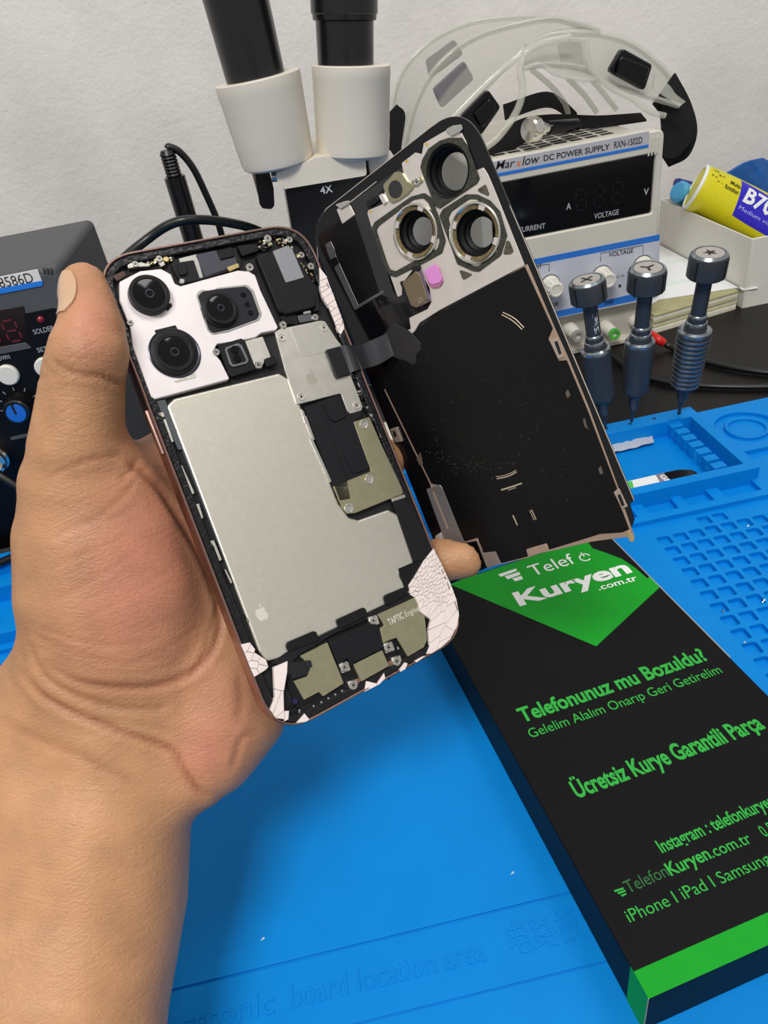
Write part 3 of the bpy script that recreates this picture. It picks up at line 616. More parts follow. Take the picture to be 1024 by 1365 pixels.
shards(up, d2, [(735, 500), (745, 560), (760, 620), (790, 680), (800, 740), (830, 780), (845, 820), (860, 850), (855, 890), (885, 900), (750, 600), (815, 720)], -1.2, .02, stretch=(-.4, 1, .6), jit=.05)
lo = [(62, 388), (100, 380), (122, 408), (118, 420), (165, 450), (175, 478), (165, 490), (118, 520), (100, 480), (85, 440)]
shards(lo, c5, [(85, 400), (105, 410), (100, 430), (125, 440), (150, 460), (120, 470), (115, 500), (145, 480)], -1.2, .3, jit=.15)
shards([(195, 480), (252, 455), (250, 500), (236, 580), (240, 690), (205, 685), (180, 650), (200, 600)], c5, [(225, 500), (215, 650), (235, 680), (188, 640)], -1.2, .4, jit=.15)
shards([(285, 705), (320, 665), (340, 690), (325, 700)], c5, [(305, 690)], -1.2, .1); shards([(560, 580), (568, 535), (610, 545), (640, 502), (645, 525), (620, 550)], c5, [(590, 560), (625, 535)], -1.2, .1)
shards([(238, 655), (258, 655), (255, 690), (238, 698)], c5, [(245, 680)], -1.2, .1); shards([(700, 490), (722, 460), (735, 465), (725, 488), (705, 500)], c5, [(718, 480)], -1.2, .1); shards([(760, 455), (790, 438), (810, 432), (800, 440), (770, 462)], c5, [(780, 450)], -1.2, .05)
# rose band seam piece and the volume key on the left flank
kb = PF.px(191, 549, -3 * mm); ke = PF.px(214, 606, -3 * mm); dk_ = (ke - kb); 
v, f = tube_geo([Vector((kb.x + .0012, kb.y, -.0038)), Vector((ke.x + .0012, ke.y, -.0038))], .0011, 10, 4); raw('volume_key', v, f, rose, ph, None, 50)
# ------------------------------------------------------------ the detached back cover
GX_ = Vector((0.70609, -0.52663, 0.4734)); GD = Vector((0.20573, -0.48712, -0.84876)); GO = Vector((0.00598, 0.25988, -0.06069)) + CAM
GF = Fr(GO, GX_, GX_.cross(-GD))
e1 = (410, 150, 300 / 1024); e2 = (530, 140, 140 / 1024); e3 = (410, 250, 140 / 1024); e4 = (530, 250, 140 / 1024); e5 = (410, 380, 170 / 1024); e6 = (640, 330, 140 / 1024); e7 = (560, 400, 300 / 1024); e8 = (580, 620, 180 / 1024); e9 = (720, 600, 140 / 1024)
gc = empty('phone_back_cover', 'detached phone back cover seen from inside, black film and three camera rings', 'phone cover', GF.M)
def G(pts, o=(0, 0, 1), h=0.0): return GF.pl(Q(*o, pts), h * mm)
def gp(name, pts, o, h0, h1, m, r=.0004, bev=.0001, par=None, holes=(), **kw):
    return prism(name, rnd(ccw(G(pts, o, h1)), r, 3), h0 * mm, h1 * mm, m, par or gc, bev=bev, holes=holes, **kw)
silver = mat('silver_bracket', '#e4ddd6', 0.38, 0.55, var=0.06, vscale=120, bump=0.08, bscale=5000); foam = mat('dark_foam', '#3b3c35', 0.9, var=0.35, vscale=900, bump=1.0, bscale=2500)
glassb = mat('black_glass', '#0b0a0e', 0.10, var=0.2, vscale=40); film = mat('black_film', '#060607', 0.42, var=0.3, vscale=60, bump=0.25, bscale=350, spec=0.3); edgem = mat('pale_edge', '#cfc4b8', 0.35, 0.5)
charf = mat('charcoal_film', '#2b2b2d', 0.45, var=0.08, vscale=200); warmm = mat('warm_grey_metal', '#a8968c', 0.4, 0.6, var=0.1, vscale=150); tan = mat('pale_copper', '#b89f8c', 0.4, 0.5, var=.1, vscale=150)
H1 = GF.px(410 + 642 * .293, 150 + 268 * .293); H2 = GF.px(410 + 497 * .293, 150 + 543 * .293); H3 = GF.px(410 + 768 * .293, 150 + 548 * .293)
HC = [(H1.x, H1.y), (H2.x, H2.y), (H3.x, H3.y)]; RO = [7.3 * mm, 8.3 * mm, 8.6 * mm]
outl = [(408.8, 298.9), (620.4, 133.4), (845, 667), (839, 673), (841.5, 683), (845, 694), (840, 708), (836, 713), (790, 721), (720, 738), (649.5, 757), (625, 768), (601, 779)]
rads = [.0125, .0125] + [.0003] * 11
go_ = ccw(rnd(GF.pl(outl), rads, 12))
prism('glass_panel', go_, -.0009, 0, glassb, gc, bev=.00015, holes=[circ(*HC[i], RO[i] * (.98 if i == 0 else .86), 40) for i in range(3)], smooth=30)
# bright ground edge along the sides
ed = GF.pl([(424, 350), (422, 325), (422, 308), (425, 297), (433, 281), (447, 269), (550, 188.5), (575, 169), (592, 160), (606, 157.5), (620, 162), (635, 177), (645, 198), (703, 330), (845, 667)], 0)
tube('glass_edge', [(x, y, -.0002) for x, y in ed], .00016, edgem, gc, n=6, k=4)
# bracket under the cameras
br = [(628, 82), (640, 96), (700, 92), (722, 135), (765, 265), (800, 250), (822, 285), (850, 350), (988, 695), (760, 815), (600, 900), (510, 957), (482, 1005), (470, 1008), (448, 1000), (450, 992), (470, 985), (462, 935), (545, 895), (562, 865), (555, 800), (500, 690), (430, 780), (428, 832), (410, 840), (380, 755), (290, 520), (272, 460), (276, 445), (345, 415), (352, 340), (440, 300), (428, 230), (490, 182), (520, 190), (528, 140)]
bk = gp('camera_bracket', br, e1, 0, .28, silver, r=.0004, holes=[circ(*HC[i], RO[i], 44) for i in range(3)])
for x, y in ((455, 222), (545, 145), (290, 452)):
    c = GF.px(e1[0] + x * e1[2], e1[1] + y * e1[2]); prism('gold_dot', circ(c.x, c.y, .0005, 12), .00027, .00034, mat('ochre_dot', '#c9a24e', .5), bk)
# foam gaskets
gp('foam_gasket', [(520, 215), (548, 165), (600, 128), (640, 115), (700, 114), (722, 145), (782, 300), (770, 322), (600, 437), (578, 425), (530, 300), (512, 250)], e1, .2, .75, foam, r=.0006, holes=[circ(*HC[0], RO[0], 40)])
def ringpoly(name, outer, inner, o, h0, h1, m, par=None):
    O_ = rnd(ccw(G(outer, o, h1)), .0012, 4); I_ = rnd(ccw(G(inner, o, h1)), .0012, 4); return prism(name, O_, h0 * mm, h1 * mm, m, par or gc, holes=[I_], bev=.0001)
ringpoly('foam_gasket', [(290, 525), (305, 498), (470, 382), (530, 366), (560, 385), (595, 470), (628, 585), (612, 640), (540, 680), (400, 750), (372, 742), (345, 690)], [(312, 535), (325, 515), (480, 398), (525, 390), (548, 410), (580, 485), (600, 585), (590, 620), (520, 655), (400, 722), (375, 715), (360, 680)], e1, .2, .6, foam)
ringpoly('foam_gasket', [(598, 470), (615, 440), (720, 372), (770, 372), (830, 400), (875, 450), (908, 560), (880, 650), (780, 725), (750, 722), (680, 690), (655, 620)], [(640, 480), (655, 450), (735, 395), (765, 395), (812, 418), (855, 465), (880, 560), (862, 635), (775, 700), (755, 700), (705, 665), (672, 610)], e1, .2, .6, foam)
for t_ in ([(765, 355), (810, 325), (828, 375), (820, 380)], [(888, 648), (905, 582), (918, 585), (938, 632), (925, 645)], [(686, 712), (748, 735), (745, 742), (712, 762), (705, 758)]): gp('foam_patch', t_, e1, .2, .5, mat('coarse_foam', '#5a564a', .95, var=.5, vscale=1500, bump=1, bscale=3000), r=.0006)
# camera tubes: open barrels seen through to the far side
barm = mat('satin_black_barrel', '#030304', .55, spec=.25); clearm = mat('clear_cover_glass', '#c9ccd0', 0.03, Transmission_Weight=1.0, IOR=1.05)
knurl = mat('gold_knurl', '#8a7a56', 0.45, 0.6, var=.6, vscale=2600, bump=1.0, bscale=4000)
for i in range(3):
    R = RO[i]; c = (*HC[i], 0)
    if i == 0: cr = lathe('camera_ring', [(R, .0004), (R * .98, .0006), (R * .90, .0003), (R * .88, -.0012), (R * .80, -.0018), (R * .78, -.0034), (R * .70, -.0040), (R * .70, -.0046), (R, -.0046)], barm, gc, c, n=56, closed=True, smooth=25)
    else:
        cr = lathe('camera_ring', [(R * 1.0, .0003), (R * .99, .0012), (R * .93, .0014), (R * .88, .0009), (R * .88, -.0002), (R, -.0002)], bright, gc, c, n=56, closed=True, smooth=25)
        lathe('knurled_band', [(R * .885, .0008), (R * .76, .0004), (R * .74, -.0012), (R * .85, -.0012)], knurl, cr, c, n=64, closed=True)
        lathe('black_barrel', [(R * .765, .0003), (R * .74, .0005), (R * .70, -.0008), (R * .60, -.0016), (R * .60, -.0028), (R * .50, -.0034), (R * .50, -.0042), (R * .83, -.0042), (R * .83, -.0008)], barm, cr, c, n=56, closed=True, smooth=25)
        for a in (20, 110, 200, 290):
            a = math.radians(a + 25); q1 = [(c[0] + R * .76 * math.cos(a + d), c[1] + R * .76 * math.sin(a + d)) for d in (-.14, 0, .14)]; q2 = [(c[0] + R * .92 * math.cos(a + d), c[1] + R * .92 * math.sin(a + d)) for d in (.14, 0, -.14)]
            prism('ring_tab', q1 + q2, 0, .0011, silver, cr)
    prism('cover_glass', circ(c[0], c[1], R * (.71 if i == 0 else .51), 32), -.0046 if i == 0 else -.0042, -.0044 if i == 0 else -.0040, clearm, cr)
# microphone plate, screws, connectors
gp('coil_plate', [(342, 335), (352, 318), (372, 300), (392, 275), (410, 268), (430, 275), (455, 315), (480, 330), (478, 345), (455, 372), (412, 402), (385, 412), (368, 400)], e1, .3, .9, champ, r=.0008)
c = GF.px(410 + 400 * .293, 150 + 350 * .293, .9 * mm); prism('black_pad', circ(c.x, c.y, .00255, 28), .0009, .00105, charf, gc, smooth=30)
gp('plate_clip', [(322, 378), (340, 368), (362, 408), (345, 420)], e1, .2, 1.0, silver); gp('dark_connector', [(265, 410), (310, 380), (325, 400), (280, 432)], e1, .2, 1.0, graph)
gp('screw_tab', [(470, 312), (515, 290), (525, 312), (498, 335), (480, 338)], e1, .3, .8, champ); screw(497, 315, e1, 1.1, .9, gc, GF)
gp('shield_spring', [(626, 78), (660, 60), (700, 55), (706, 75), (690, 90), (655, 108)], e1, .2, .9, bright, r=.0003); gp('shield_spring', [(125, 420), (165, 405), (188, 400), (190, 415), (150, 440)], e1, .0, .8, bright, r=.0002)
gp('silver_patch', [(132, 442), (185, 405), (215, 465), (158, 507)], e1, 0, .2, silver, r=.0001)
gp('charcoal_film', [(195, 408), (450, 235), (440, 300), (350, 345), (270, 430), (290, 520), (350, 690), (400, 850), (330, 830), (215, 465)], e1, 0, .1, charf, r=.0002)
gp('wire_line', [(190, 408), (312, 313), (314, 316), (192, 412)], e1, 0.1, .2, edgem, r=.00001, bev=0)
gp('black_film', [(160, 510), (215, 468), (340, 830), (345, 815), (225, 880), (130, 680), (90, 590), (120, 520)], e1, 0, .08, film, r=.0008)
gp('steel_strip', [(80, 600), (105, 585), (122, 620), (128, 650), (230, 875), (340, 810), (345, 822), (215, 900), (180, 830), (95, 650)], e1, .05, .22, mat('dull_steel', '#7e8083', .35, .8), r=.0002)
gp('black_square', [(104, 668), (130, 655), (145, 685), (118, 708)], e1, .2, .3, film)
gp('connector_shell', [(430, 775), (490, 722), (510, 735), (548, 850), (495, 890), (470, 880)], e1, .3, 1.5, mat('bronze_steel', '#a3977e', .3, .9), r=.0004, bev=.0002); gp('connector_side', [(490, 725), (515, 718), (558, 858), (545, 868)], e1, .3, 1.3, mat('violet_steel', '#8f7f95', .3, .9), r=.0002)
gp('connector_latch', [(470, 705), (508, 695), (512, 715), (478, 728)], e1, .3, 1.2, inkdark); gp('connector_latch', [(418, 772), (432, 765), (478, 870), (462, 878)], e1, .3, 1.0, inkdark); gp('connector_foot', [(490, 860), (540, 835), (550, 862), (500, 888)], e1, .3, 1.3, mat('rosy_steel', '#b9a59b', .3, .9)); screw(515, 855, e1, .9, 1.4, gc, GF)
pk = mat('pink_pad', '#d98bd0', 0.6, var=.03, vscale=300); gp('pink_pad', [(530, 722), (578, 690), (594, 705), (616, 770), (600, 795), (570, 800), (552, 785)], e1, .2, .9, mat('mauve_side', '#a9698f', .6), r=.0006); gp('pink_pad', [(530, 720), (578, 690), (594, 703), (612, 760), (598, 775), (568, 783), (552, 772)], e1, .85, 1.1, pk, r=.0006)
# large black film over the plate, thin metal rim strip
plate = [(699, 354), (703, 352), (739, 436), (744, 447), (758, 478), (786, 546), (826, 655), (829, 668), (846, 716), (842, 723), (836, 716), (790, 722), (720, 738), (703, 744), (668, 752), (649.5, 757), (637, 721), (616, 724), (598, 731), (590, 716), (573, 645), (512, 520), (548, 444)]
pt = gp('metal_plate', plate, (0, 0, 1), 0, .2, tan, r=.0003)
filmp = [(699.5, 355), (737, 438), (731, 452), (745, 481), (755.5, 480), (783.5, 547), (824, 655), (819, 658), (830, 682), (839, 706), (829, 710), (800, 712), (768, 722), (732, 733), (729, 724), (702, 732), (704, 742), (668, 751), (661, 735), (643, 737), (637, 717), (619, 722), (587, 647), (575, 645), (510, 512), (530, 480), (548, 445), (575, 425), (640, 387)]
fm = gp('black_film', filmp, (0, 0, 1), .15, .34, film, r=.0004, bev=.00008)
for o_, ps in ((e7, [[(588, 182), (625, 172), (655, 260), (628, 270)], [(880, 875), (905, 855), (945, 940), (920, 950)]]),):
    for q_ in ps: t_ = gp('edge_clip', q_, o_, .2, .6, mat('pale_clip', '#cbb9ac', .35, .7), r=.0003)
gp('clip_slot', [(610, 190), (625, 185), (645, 245), (632, 250)], e7, .55, .7, inkdark); gp('clip_slot', [(898, 890), (910, 880), (932, 935), (918, 940)], e7, .55, .7, inkdark)
# printed arcs, slits and holes in the film
slit = mat('exposed_metal', '#c4b49c', 0.35, 0.4)
def arc(pts, o, w):
    p_ = [GF.px(o[0] + x * o[2], o[1] + y * o[2], .35 * mm) for x, y in pts]; v, f = tube_geo([(a.x, a.y, .00034) for a in p_], w * mm, 6, 5); raw('film_slit', v, f, slit, fm)
arc([(222, 632), (300, 668), (360, 710), (428, 780)], e6, .16); arc([(212, 655), (290, 695), (350, 740), (412, 800)], e6, .16)
arc([(462, 88), (520, 80), (575, 60), (615, 38)], e8, .13); arc([(470, 103), (530, 92), (580, 74), (620, 50)], e8, .22); arc([(505, 188), (580, 165), (660, 138)], e8, .3); arc([(555, 190), (615, 170)], e8, .13)
arc([(590, 380), (608, 415), (625, 455)], e8, .28); arc([(718, 342), (735, 380), (752, 415)], e8, .14); arc([(732, 338), (750, 375), (766, 412)], e8, .2)
for k in range(6): arc([(560 + 17 * k, 215 + k * -3), (610 + 17 * k, 390 + k * -3), (700 + 19 * k, 610 - 6 * k)], e8, .0) if False else None
for k in range(7):
    a = GF.px(e8[0] + (548 + 19 * k) * e8[2], e8[1] + (230 - 4 * k) * e8[2]); b = GF.px(e8[0] + (700 + 19 * k) * e8[2], e8[1] + (620 - 5 * k) * e8[2]); v, f = tube_geo([(a.x, a.y, .00031), ((a.x + b.x) / 2, (a.y + b.y) / 2, .00031), (b.x, b.y, .00031)], .00016, 6, 3); raw('film_crease', v, f, film, fm)
for o_, ps in ((e7, [(660, 425), (672, 405), (685, 432), (672, 450)]), (e7, [(740, 545), (750, 535), (760, 575), (770, 595), (748, 575)]), (e7, [(810, 770), (822, 752), (835, 790), (820, 795)]), (c4, [(598, 245), (615, 212), (628, 270), (612, 275)])): gp('film_tear', ps, o_, .3, .40, mat('tear_grey', '#6b6058', .5, .4), r=.0002)
rr = random.Random(5); DG = []
for k in range(170):
    a = rr.gauss(-1.75, .5); rad = rr.gauss(90, 6); x, y = 640 + rad * math.cos(a) * 1.0, 520 - rad * math.sin(a) * 1.15
    if rr.random() < .45: x, y = rr.uniform(560, 760), rr.uniform(470, 710)
    c = GF.px(x, y, .35 * mm); s_ = rr.uniform(.04, .12) * mm; DG.append(prism_geo([(c.x - s_, c.y - s_ * .5), (c.x + s_, c.y - s_), (c.x + s_ * .4, c.y + s_)], .00033, .00037))
v, f = merge(DG); tag(raw('dust_specks', v, f, mat('dust', '#8a7d6e', .8), fm), kind='stuff')
# lower left flex strip with its data square, torn plate tabs
gp('grey_flex', [(575, 0), (590, -6), (648, 145), (640, 150)], (0, 0, 1), 0, 0, film) if False else None
gfx = gp('grey_flex', [(388, 70), (490, 35), (510, 60), (672, 465), (560, 515), (545, 500), (470, 300)], d4, .3, .5, mat('grey_flex_film', '#85817f', .35, .5, var=.08, vscale=200), r=.0004)
gp('copper_trace', [(430, 90), (445, 85), (560, 370), (545, 375)], d4, .48, .56, tan, par=gfx, r=.0001)
gp('flex_pins', [(455, 425), (495, 400), (522, 495), (485, 515), (470, 500)], d4, .3, 1.2, silver, r=.0003); gp('torn_tab', [(820, 545), (905, 525), (925, 550), (955, 635), (850, 662)], d4, .0, .25, warmm, r=.0006)
gp('torn_edge', [(665, 470), (750, 450), (780, 452), (812, 520), (850, 660), (838, 640), (800, 545), (770, 462), (680, 480)], d4, .2, .4, warmm, r=.0003); gp('torn_edge', [(690, 640), (830, 605), (860, 615), (862, 655), (705, 692)], e8, .0, .36, tan, r=.0002)
gp('torn_edge', [(940, 1050), (950, 1045), (975, 1090), (968, 1102), (955, 1100)], e7, 0, .4, mat('straw_tip', '#b8a470', .4, .3), r=.0005)
gp('side_clip', [(680, 865), (735, 850), (775, 960), (720, 965)], d3, -.3, .9, mat('pale_clip', '#cbb9ac', .35, .7), r=.0003); gp('clip_slot', [(700, 880), (718, 875), (735, 920), (715, 930)], d3, .85, 1.0, inkdark)
# flex cable from the phone to the cover
def W1(x, y, o, h): v_ = PF.px(o[0] + x * o[2], o[1] + y * o[2], h * mm); return GF.I @ (PF.M @ Vector((v_.x, v_.y, h * mm)))
def W2(x, y, o, h): v_ = GF.px(o[0] + x * o[2], o[1] + y * o[2], h * mm); return Vector((v_.x, v_.y, h * mm))
top_ = [W1(150, 520, e5, .3), W1(225, 500, e5, .5), W1(280, 487, e5, 1.0), W1(330, 483, e5, 1.2)]; bot_ = [W1(240, 745, e5, .3), W1(330, 720, e5, .5), W1(355, 700, e5, 1.0), W1(410, 680, e5, 1.2)]
t2 = [W2(430, 477, e5, 6), W2(520, 440, e5, 2.5), W2(600, 405, e5, 1.0), W2(640, 390, e5, .5)]; b2 = [W2(485, 665, e5, 6), W2(585, 630, e5, 2.5), W2(690, 570, e5, 1.0), W2(705, 590, e5, .5)]
rows = [[a.lerp(b, k / 4) for k in range(5)] for a, b in zip(cat(top_ + t2, 4), cat(bot_ + b2, 4))]
v, f = sheet_geo(rows, .00015); raw('flex_cable', v, f, mat('charcoal_ribbon', '#38383d', .32, .2, var=.06, vscale=500), gc, None, 60)
gp('flex_fan', [(600, 405), (700, 300), (820, 370), (905, 465), (910, 520), (870, 560), (872, 628), (840, 638), (790, 610), (705, 585), (690, 565), (640, 520)], e5, .34, .5, mat('matte_ribbon', '#222022', .55, var=.1, vscale=200), r=.0006)
pp('cable_plug', [(150, 520), (290, 488), (350, 700), (335, 718), (240, 745)], e5, -.3, .9, graph, r=.0003)
# ------------------------------------------------------------ tools and tray contents
gun = mat('slate_blue_anodised', '#383b3f', 0.42, 0.15, var=.05, vscale=300, coat=.1); gunl = mat('machined_edge', '#9aa3aa', .25, .9); tipm = mat('steel_tip', '#33444c', .4, .4); capm = mat('grey_cap_face', '#b3aea8', .45, .4); blk = mat('black_print', '#141416', .6)
def driver(base, top, kind, label):
    base = Vector(base); top = Vector(top); ax = top - base; Lh = ax.length; M = axisM(base, ax); t = empty('precision_screwdriver', label, 'screwdriver', M, 'screwdrivers standing in the mat holes'); u = Lh / .116; k_ = lambda P_: [(r * mm, z * u * mm) for r, z in P_]
    lathe('tip', k_([(.0001, -2.5), (1.0, -2.5), (1.05, 8), (1.5, 9.5), (1.7, 12)]), tipm, t, n=16)
    big = kind == 'ring'
    lathe('collar', k_([(1.7, 10.5), (2.7, 11), (3.2, 12.5), (4.3 if big else 3.5, 22), (4.3, 24)]), gun, t, n=24)
    if big:
        pr = [(4.3, 23.5), (8.6, 24.2)]
        for i in range(11): z = 24.5 + i * 3.45; r = 9.0 + i * .13; pr += [(r, z), (r + .45, z + 1.0), (r + .45, z + 1.9), (r, z + 2.5)]
        pr += [(10.4, 63), (10.2, 64.5), (9.4, 66), (6.6, 66.2)]; g = lathe('ribbed_grip', k_(pr), gun, t, n=40, smooth=25)
        for i in range(11): z = 24.5 + i * 3.45; r = 9.0 + i * .13; lathe('bright_ring', k_([(r + .42, z + 1.0), (r + .55, z + 1.45), (r + .42, z + 1.9), (r + .1, z + 1.45)]), gunl, g, n=40, closed=True)
    elif kind == 'plain': lathe('smooth_grip', k_([(4.3, 22.5), (5.2, 23), (8.6, 27.5), (9.0, 30), (9.6, 60), (9.3, 64), (8.6, 65.8), (6.4, 66.2)]), gun, t, n=40, smooth=25)
    else:
        n = 72; lv = [(5.6, 23), (8.6, 27.5), (9.4, 62)]; V_2 = []; F_2 = []
        for i in range(n):
            a = 2 * math.pi * i / n; d_ = .3 if i % 2 else 0
            for r, z in lv: V_2.append(((r - d_) * mm * math.cos(a), (r - d_) * mm * math.sin(a), z * u * mm))
        for i in range(n):
            for k in (0, 1): j = (i + 1) % n; F_2.append((i * 3 + k, j * 3 + k, j * 3 + k + 1, i * 3 + k + 1))
        raw('knurled_grip', V_2, F_2, gun, t); lathe('grip_shoulder', k_([(4.3, 22.5), (5.6, 23.2)]), gun, t); lathe('grip_shoulder', k_([(9.4, 61.9), (9.4, 63), (8.6, 65.6), (6.4, 66.2)]), gun, t, n=40)
    e = 1.0 if big else 0.0
    lathe('bright_ring', k_([(9.5 + e, 63.4), (9.2 + e, 65.3), (7.8 + e, 66.4), (7.2, 66.2), (8.6 + e, 64)]), gunl, t, n=40, closed=True)
    lathe('neck', k_([(6.8, 66.0), (6.8, 70), (6.3, 71.2), (5.7, 71.4), (5.7, 75), (5.2, 76), (4.7, 76.6), (4.6, 101)]), gun, t, n=32, smooth=25)
    lathe('bright_ring', k_([(6.85, 69.6), (6.4, 71.3), (5.8, 71.6), (5.8, 70)]), gunl, t, n=32, closed=True); lathe('bright_ring', k_([(5.75, 74.7), (5.3, 76.0), (4.9, 76.4), (4.9, 75)]), gunl, t, n=32, closed=True)
    cp = lathe('spinning_cap', k_([(4.6, 100.5), (10.6, 101), (11.4, 101.8), (11.4, 112.4), (10.9, 114.4), (9.4, 116), (8.9, 115.5), (.0001, 115.5)]), gun, t, n=48, smooth=25)
    for i in range(4):
        a = i * math.pi / 2 + .5; v, f = box_geo(-.6 * mm, 11.1 * mm, 101.6 * u * mm, .6 * mm, 11.55 * mm, 113.4 * u * mm); v, f = xf((v, f), Matrix.Rotation(a, 4, 'Z')); raw('cap_groove', v, f, inkdark, cp)
    lathe('bright_ring', k_([(10.7, 114.8), (9.5, 116.2), (8.8, 115.9)]), gunl, cp, n=48, closed=True)
    lathe('cap_face', k_([(8.3, 115.45), (8.3, 115.8), (.0001, 115.8)]), capm, cp, n=40); z = 115.85 * u * mm
    if kind == 'ring':
        st = [((4.4 if i % 2 == 0 else 1.8) * mm * math.cos(i * math.pi / 5 + .3), (4.4 if i % 2 == 0 else 1.8) * mm * math.sin(i * math.pi / 5 + .3)) for i in range(10)]; prism('star_mark', st, z - .0001, z + .00005, blk, cp)
    else:
        na = 4 if kind == 'knurl' else 3; gs_ = []
        for i in range(na): gs_.append(xf(box_geo(0, -.8 * mm, z - .0001, 4.5 * mm, .8 * mm, z + .00005 + i * 1e-6), Matrix.Rotation(2 * math.pi * i / na + .35, 4, 'Z')))
        v, f = merge(gs_); raw('head_mark', v, f, blk, cp)
    return t, u
tR, _ = driver(onz(905, 552, Cc), onz(947, 336, .016 + .116), 'ring', 'slate screwdriver with a bright ringed grip and a star on its cap, rightmost of three')
tM, _ = driver(onz(842, 562, Cc), onz(864, 356, .016 + .1125), 'plain', 'slate screwdriver with a smooth grip and a three armed mark, middle of three')
bs = onz(842, 562, Cc); dR = driver(Vector((.1891, bs.y + .0, Cc)), onz(782, 372, .016 + .108), 'knurl', 'slate screwdriver with a knurled grip and a cross mark, leftmost of three')
tL, uL = dR
# name printed up the neck of the left tool: small curved letters
v, f = text_geo('iShell', .012); xs_ = [a[0] for a in v]; w_ = max(xs_) - min(xs_); toC = (tL.matrix_world.inverted() @ CAM); a0 = math.atan2(toC.y, toC.x) + .35
vv = []
for a in v:
    ang = a0 - a[1] * .0048 / .0046 + .52; r_ = .00468 + (.00004 if a[2] > 0 else 0); vv.append((r_ * math.cos(ang), r_ * math.sin(ang), .0785 * uL + (a[0] / w_) * .0135))
raw('printed_lettering', vv, f, mat('pale_print', '#cfd3d6', .5), tL)
foil = mat('crumpled_foil', '#d4d4d4', 0.35, .25, bump=1.0, bscale=350); rnd_ = random.Random(2)
fa = [onz(*p, .0062) for p in ((820, 603), (872, 579))]; fb = [onz(*p, .0062) for p in ((826, 604), (873, 590))]
def strip(name, a0_, a1_, b0_, b1_, n, amp, th, m, par=None, m_=3):
    rows = []
    for i in range(n + 1):
        t = i / n; A_ = Vector(a0_).lerp(Vector(a1_), t); B_ = Vector(b0_).lerp(Vector(b1_), t); rows.append([A_.lerp(B_, k / m_) + Vector((0, 0, rnd_.uniform(0, amp))) for k in range(m_ + 1)])
    v, f = sheet_geo(rows, th); return raw(name, v, f, m, par, None, 60)
z1 = .0060
tag(strip('foil_strip', onz(800, 595, z1), onz(868, 577, z1), onz(805, 607, z1), onz(872, 591, z1), 12, .0012, .0006, foil), 'crumpled silver foil strip lying in the blue mat tray', 'foil')
fs = empty('flex_sticker_strip', 'flat black and white printed flex strip in the tray, nearer the box', 'flex strip', loc=(0, 0, 0)); z1 = .0052
def sp(name, pts, h0, h1, m, r=.0003): P_ = [tuple(onz(*p, h1))[:2] for p in pts]; return prism(name, rnd(ccw(P_), r, 3), h0, h1, m, fs)
whp = mat('white_paper', '#eceeee', .6)
sp('white_end', [(800, 650), (874, 633), (881, 645), (800, 664)], .0041, .0050, whp); sp('printed_middle', [(874, 633), (886, 630), (893, 642), (881, 645)], .0041, .0050, mat('label_grey', '#8b7f86', .6))
sp('black_end', [(885, 630), (905, 626), (922, 626), (931, 631), (920, 637), (893, 642)], .0041, .0050, mat('glossy_black', '#141012', .2, var=.2, vscale=300), r=.0015); sp('green_mark', [(834, 642), (843, 641), (845, 650), (837, 651)], .0049, .00512, mat('green_ink', '#4fc24e', .6))
a_ = onz(879, 634, .0051); b_2 = onz(889, 643.5, .0051); text('printed_lettering', 'GE', (a_.x, a_.y), (b_2.x, b_2.y), .0035, whp, fs, z=.0051, bold=.03)
# loose screws in the grid pockets
def tiny(px_, py_, label, s=1.0, ax=(0.6, .2, .4)):
    p = onz(px_, py_, .0030); o = lathe('loose_screw', [(.0001, -.0014 * s), (.0004 * s, -.0013 * s), (.0004 * s, .0004 * s), (.0009 * s, .0005 * s), (.0009 * s, .0010 * s), (.0001, .0011 * s)], bright, None, (p.x, p.y, .0034), ax, n=12); tag(o, label, 'screw', 'tiny screws in the mat grid')
tiny(996, 703, 'tiny bright screw in the grid row nearest the trays', 1.0); tiny(964, 816.5, 'tiny screw in the first grid column beside the box', .9, (.2, .5, .7)); tiny(1018, 802, 'tiny bright screw in a grid pocket at the right photo edge', .9); tiny(993, 858, 'tiny dull chip in the grid nearest the box edge', .6, (0, 0, 1))
# ------------------------------------------------------------ bench power supply
YF = .574; UF = Fr((.150, YF, 0), (1, 0, 0), (0, -1, 0)); ub = mat('warm_white_plastic', '#d2cdc0', .48, var=.03, vscale=40, bump=.1, bscale=1500); ul = mat('lavender_grey_panel', '#c3c6d2', .5, var=.03, vscale=60)
bstr = mat('blue_stripe', '#2a74cf', .5); dpl = mat('smoked_display', '#07070b', .12, coat=.3); silv = mat('label_foil', '#c6c6cb', .4, .3); kn = mat('ivory_knob', '#e2ded2', .42)
ps = empty('bench_power_supply', 'white bench power supply with a dark display and blue stripes under the goggles', 'power supply', UF.M)
g1 = (640, 160, 300 / 1024); g2 = (740, 320, 260 / 1024)
def up(name, pts, o, h0, h1, m, r=.0005, bev=.0001, par=None, **kw): return prism(name, rnd(ccw(UF.pl(Q(*o, pts), h1 * mm)), r, 3), h0 * mm, h1 * mm, m, par or ps, bev=bev, **kw)
WU = .1465; HU = .1665
win = [(30, 290), (795, 148), (806, 160), (790, 422), (60, 570)]
wq = [(.008, .0985), (UF.px(640 + 785 * .293, 160 + 425 * .293).x, .0985), (UF.px(640 + 800 * .293, 160 + 150 * .293).x, .1455), (.008, .1455)]
wx1 = (wq[1][0] + wq[2][0]) / 2; wy0 = UF.px(640 + 785 * .293, 160 + 425 * .293).y; wy1 = UF.px(640 + 800 * .293, 160 + 150 * .293).y
prism('front_bezel', rnd(rect(0, .0, WU, HU + .003), .006, 5), -.012, 0, ub, ps, bev=.001, holes=[rnd(rect(.0085, wy0, wx1, wy1), .002, 3), rect(.004, .005, WU - .004, .0365)], smooth=35)
